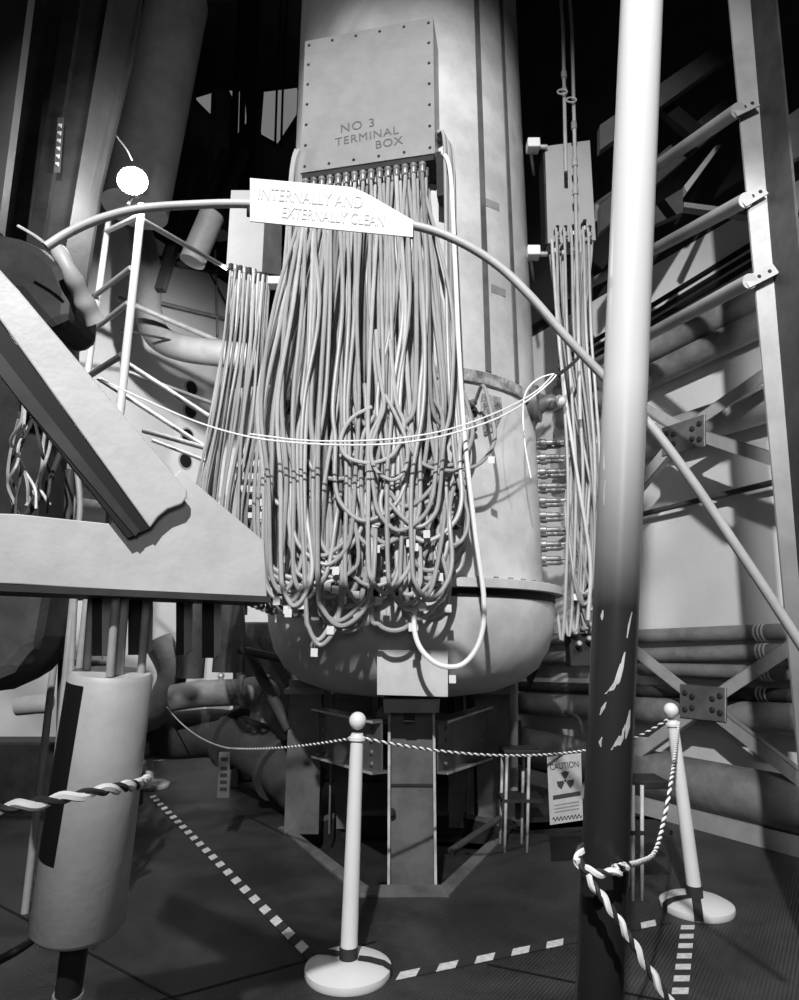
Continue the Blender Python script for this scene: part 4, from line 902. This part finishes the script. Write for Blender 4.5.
# corner column and strut tubes
Yc = 2.75
cc_ = thing('corner_column', 'tall channel column with a pale flange at the right edge of the view', 'column', PY(775, 420, Yc))
fl_ = [PY(733, 20, Yc), PY(751, 20, Yc), PY(773, 270, Yc), PY(774, 420, Yc), PY(768, 420, Yc), PY(757, 270, Yc)]
def down(x0, y0, x1, y1):
    a, c = PY(x0, y0, Yc), PY(x1, y1, Yc); return a+(a-c)*.3, c+(c-a)*(c.z/(a.z-c.z))
e0, e1 = down(731, 20, 754, 270); f0, f1 = down(752, 20, 773, 270)
MB().prism([e0, f0, f1, e1], (0, .012, 0)).build('flange', M['colpaint'], cc_)
MB().prism([f0, f0+V((.012, 0, 0)), f1+V((.012, 0, 0)), f1], (0, -.2, 0)).build('web', M['dark'], cc_)
for k, (a, m_, c, nm) in enumerate((((560, 232), (738, 110), (757, 101), 'topmost'), ((560, 300), (746, 200), (765, 189), 'middle'), ((560, 382), (750, 281), (776, 268), 'lowest'))):
    p0 = PY(a[0], a[1], 5.8); p1 = PY(m_[0], m_[1], Yc-.04); p2 = PY(c[0], c[1], Yc-.04)
    root = thing('strut_tube', nm+' of three pale slanting strut tubes bolted to the right column', 'strut', p1)
    MB().tube([p0, p1], .036, 20).build('tube', M['colpaint'], root)
    dd = (p2-p1).normalized(); s_ = V((0, 0, 1)); s_ = (s_-dd*s_.dot(dd)).normalized()*.028
    tabm = MB().prism([p1-dd*.02-s_, p2-s_, p2+s_, p1-dd*.02+s_], (0, .008, 0)).build('end_tab', M['colpaint'], root)
    for t in (.35, .75): MB().lathe(p1.lerp(p2, t), [(.009, 0), (.009, .003)], 12, (0, -1, 0)).build('bolt_hole', M['black'], tabm)
# upper right truss work in the dark
for k, (pp, Y, m, lab) in enumerate((([(600, 125), (745, 25), (745, 45), (600, 150)], 3.6, 'pipedark', 'dark sloping girder above the topmost strut'),
        ([(600, 205), (740, 85), (740, 112), (600, 232)], 3.9, 'beam', 'dim sloping girder behind the topmost strut'),
        ([(660, 108), (672, 100), (705, 128), (694, 137)], 3.7, 'black', 'short black cross member between the dim girders'),
        ([(538, 120), (610, 60), (610, 72), (540, 135)], 4.9, 'pipedark', 'faint girder behind the thin conduits'),
        ([(595, 205), (625, 185), (625, 200), (595, 222)], 4.6, 'pipe', 'dim bar between the side box and the pole'),
        ([(684, 186), (716, 145), (721, 145), (687, 192)], 3.9, 'pipelight', 'thin pale diagonal bar below the topmost strut'),
        ([(650, 208), (683, 188), (683, 212), (650, 226)], 3.85, 'beam', 'dim gusset at the foot of the thin pale diagonal'),
        ([(684, 202), (760, 212), (760, 217), (684, 207)], 3.9, 'pipe', 'thin level bar under the pale diagonal'),
        ([(782, 120), (810, 100), (810, 150), (783, 165)], 3.2, 'beamlight', 'dim plate beyond the column at the far right'))):
    tag(MB().prism([PY(x, y, Y) for x, y in pp], (0, .06, 0)).build('girder', M[m]), lab, 'girder')
# kerb at the wall foot
mb = MB(); a, c = QR+(QR-WR1).normalized()*2.0+NR*.25, WR1+NR*.25; mb.prism([a, c, c+V((0,0,.12)), a+V((0,0,.12))], NR*.06)
struct('baseboard_right', mb, M['pipelight'], 'pale kerb at the foot of the right wall')
# small stool behind pole
for (lab, xs, Y, yt, yb2) in (('small dark stool with two pale legs behind the right of the pole', (632, 641), 3.55, 785, 845), ('dark stand with thin slanting legs left of the caution sign', (506, 528), 4.3, 755, 800)):
    st = thing('stool', lab, 'stool', PY(xs[0], yb2, Y))
    MB().box(PY((xs[0]+xs[1])/2+3, yt-4, Y+.1), (.24, .2, .04)).build('seat', M['dark'], st, bevel=.006)
    for x in xs:
        for dy in (0, .18): MB().tube([PY(x+1, yt, Y)+V((0, dy, 0)), V((PY(x-3, yb2, Y).x, Y+dy, 0.0))], .010, 8).build('leg', M['edge'], st)
    MB().box(PY((xs[0]+xs[1])/2+3, yt+42, Y+.1), (.26, .22, .02)).build('shelf', M['dark'], st)
# gauge and fittings right of dome
tag(MB().tube([PY(514, 676, 4.7), PY(514, 790, 4.7)], .028, 14).build('upright_pipe', M['steel']), 'thin upright pipe just right of the vessel legs', 'pipe')
tag(MB().prism([PY(523, 655, 4.9), PY(545, 655, 4.9), PY(540, 665, 4.9), PY(530, 690, 4.9)], (0, .05, 0)).build('bracket', M['dark']), 'small dark bracket right of the dome', 'bracket')
jn = thing('junction_cluster', 'dark clump of fittings where the right cables end low beside the pole', 'fittings', PY(580, 660, 4.1))
MB().box(PY(580, 650, 4.12), (.16, .12, .20)).build('housing', M['dark'], jn, bevel=.01)
for k, (x, y) in enumerate(((574, 634), (582, 630), (588, 640), (578, 645))): MB().lathe(PY(x, y, 4.04), [(.018, 0), (.018, .04), (.012, .045)], 10, (0, -1, .3)).build('fitting', M['gland'], jn)
hk = MB().tube(cr([PY(565, 712, 4.6), PY(575, 716, 4.5), (PY(580, 722, 4.45)), PY(582, 732, 4.45)], 6), .014, 8); tag(hk.build('pipe_hanger', M['dark']), 'small dark hook on the stout pipe left of the pole', 'hook')
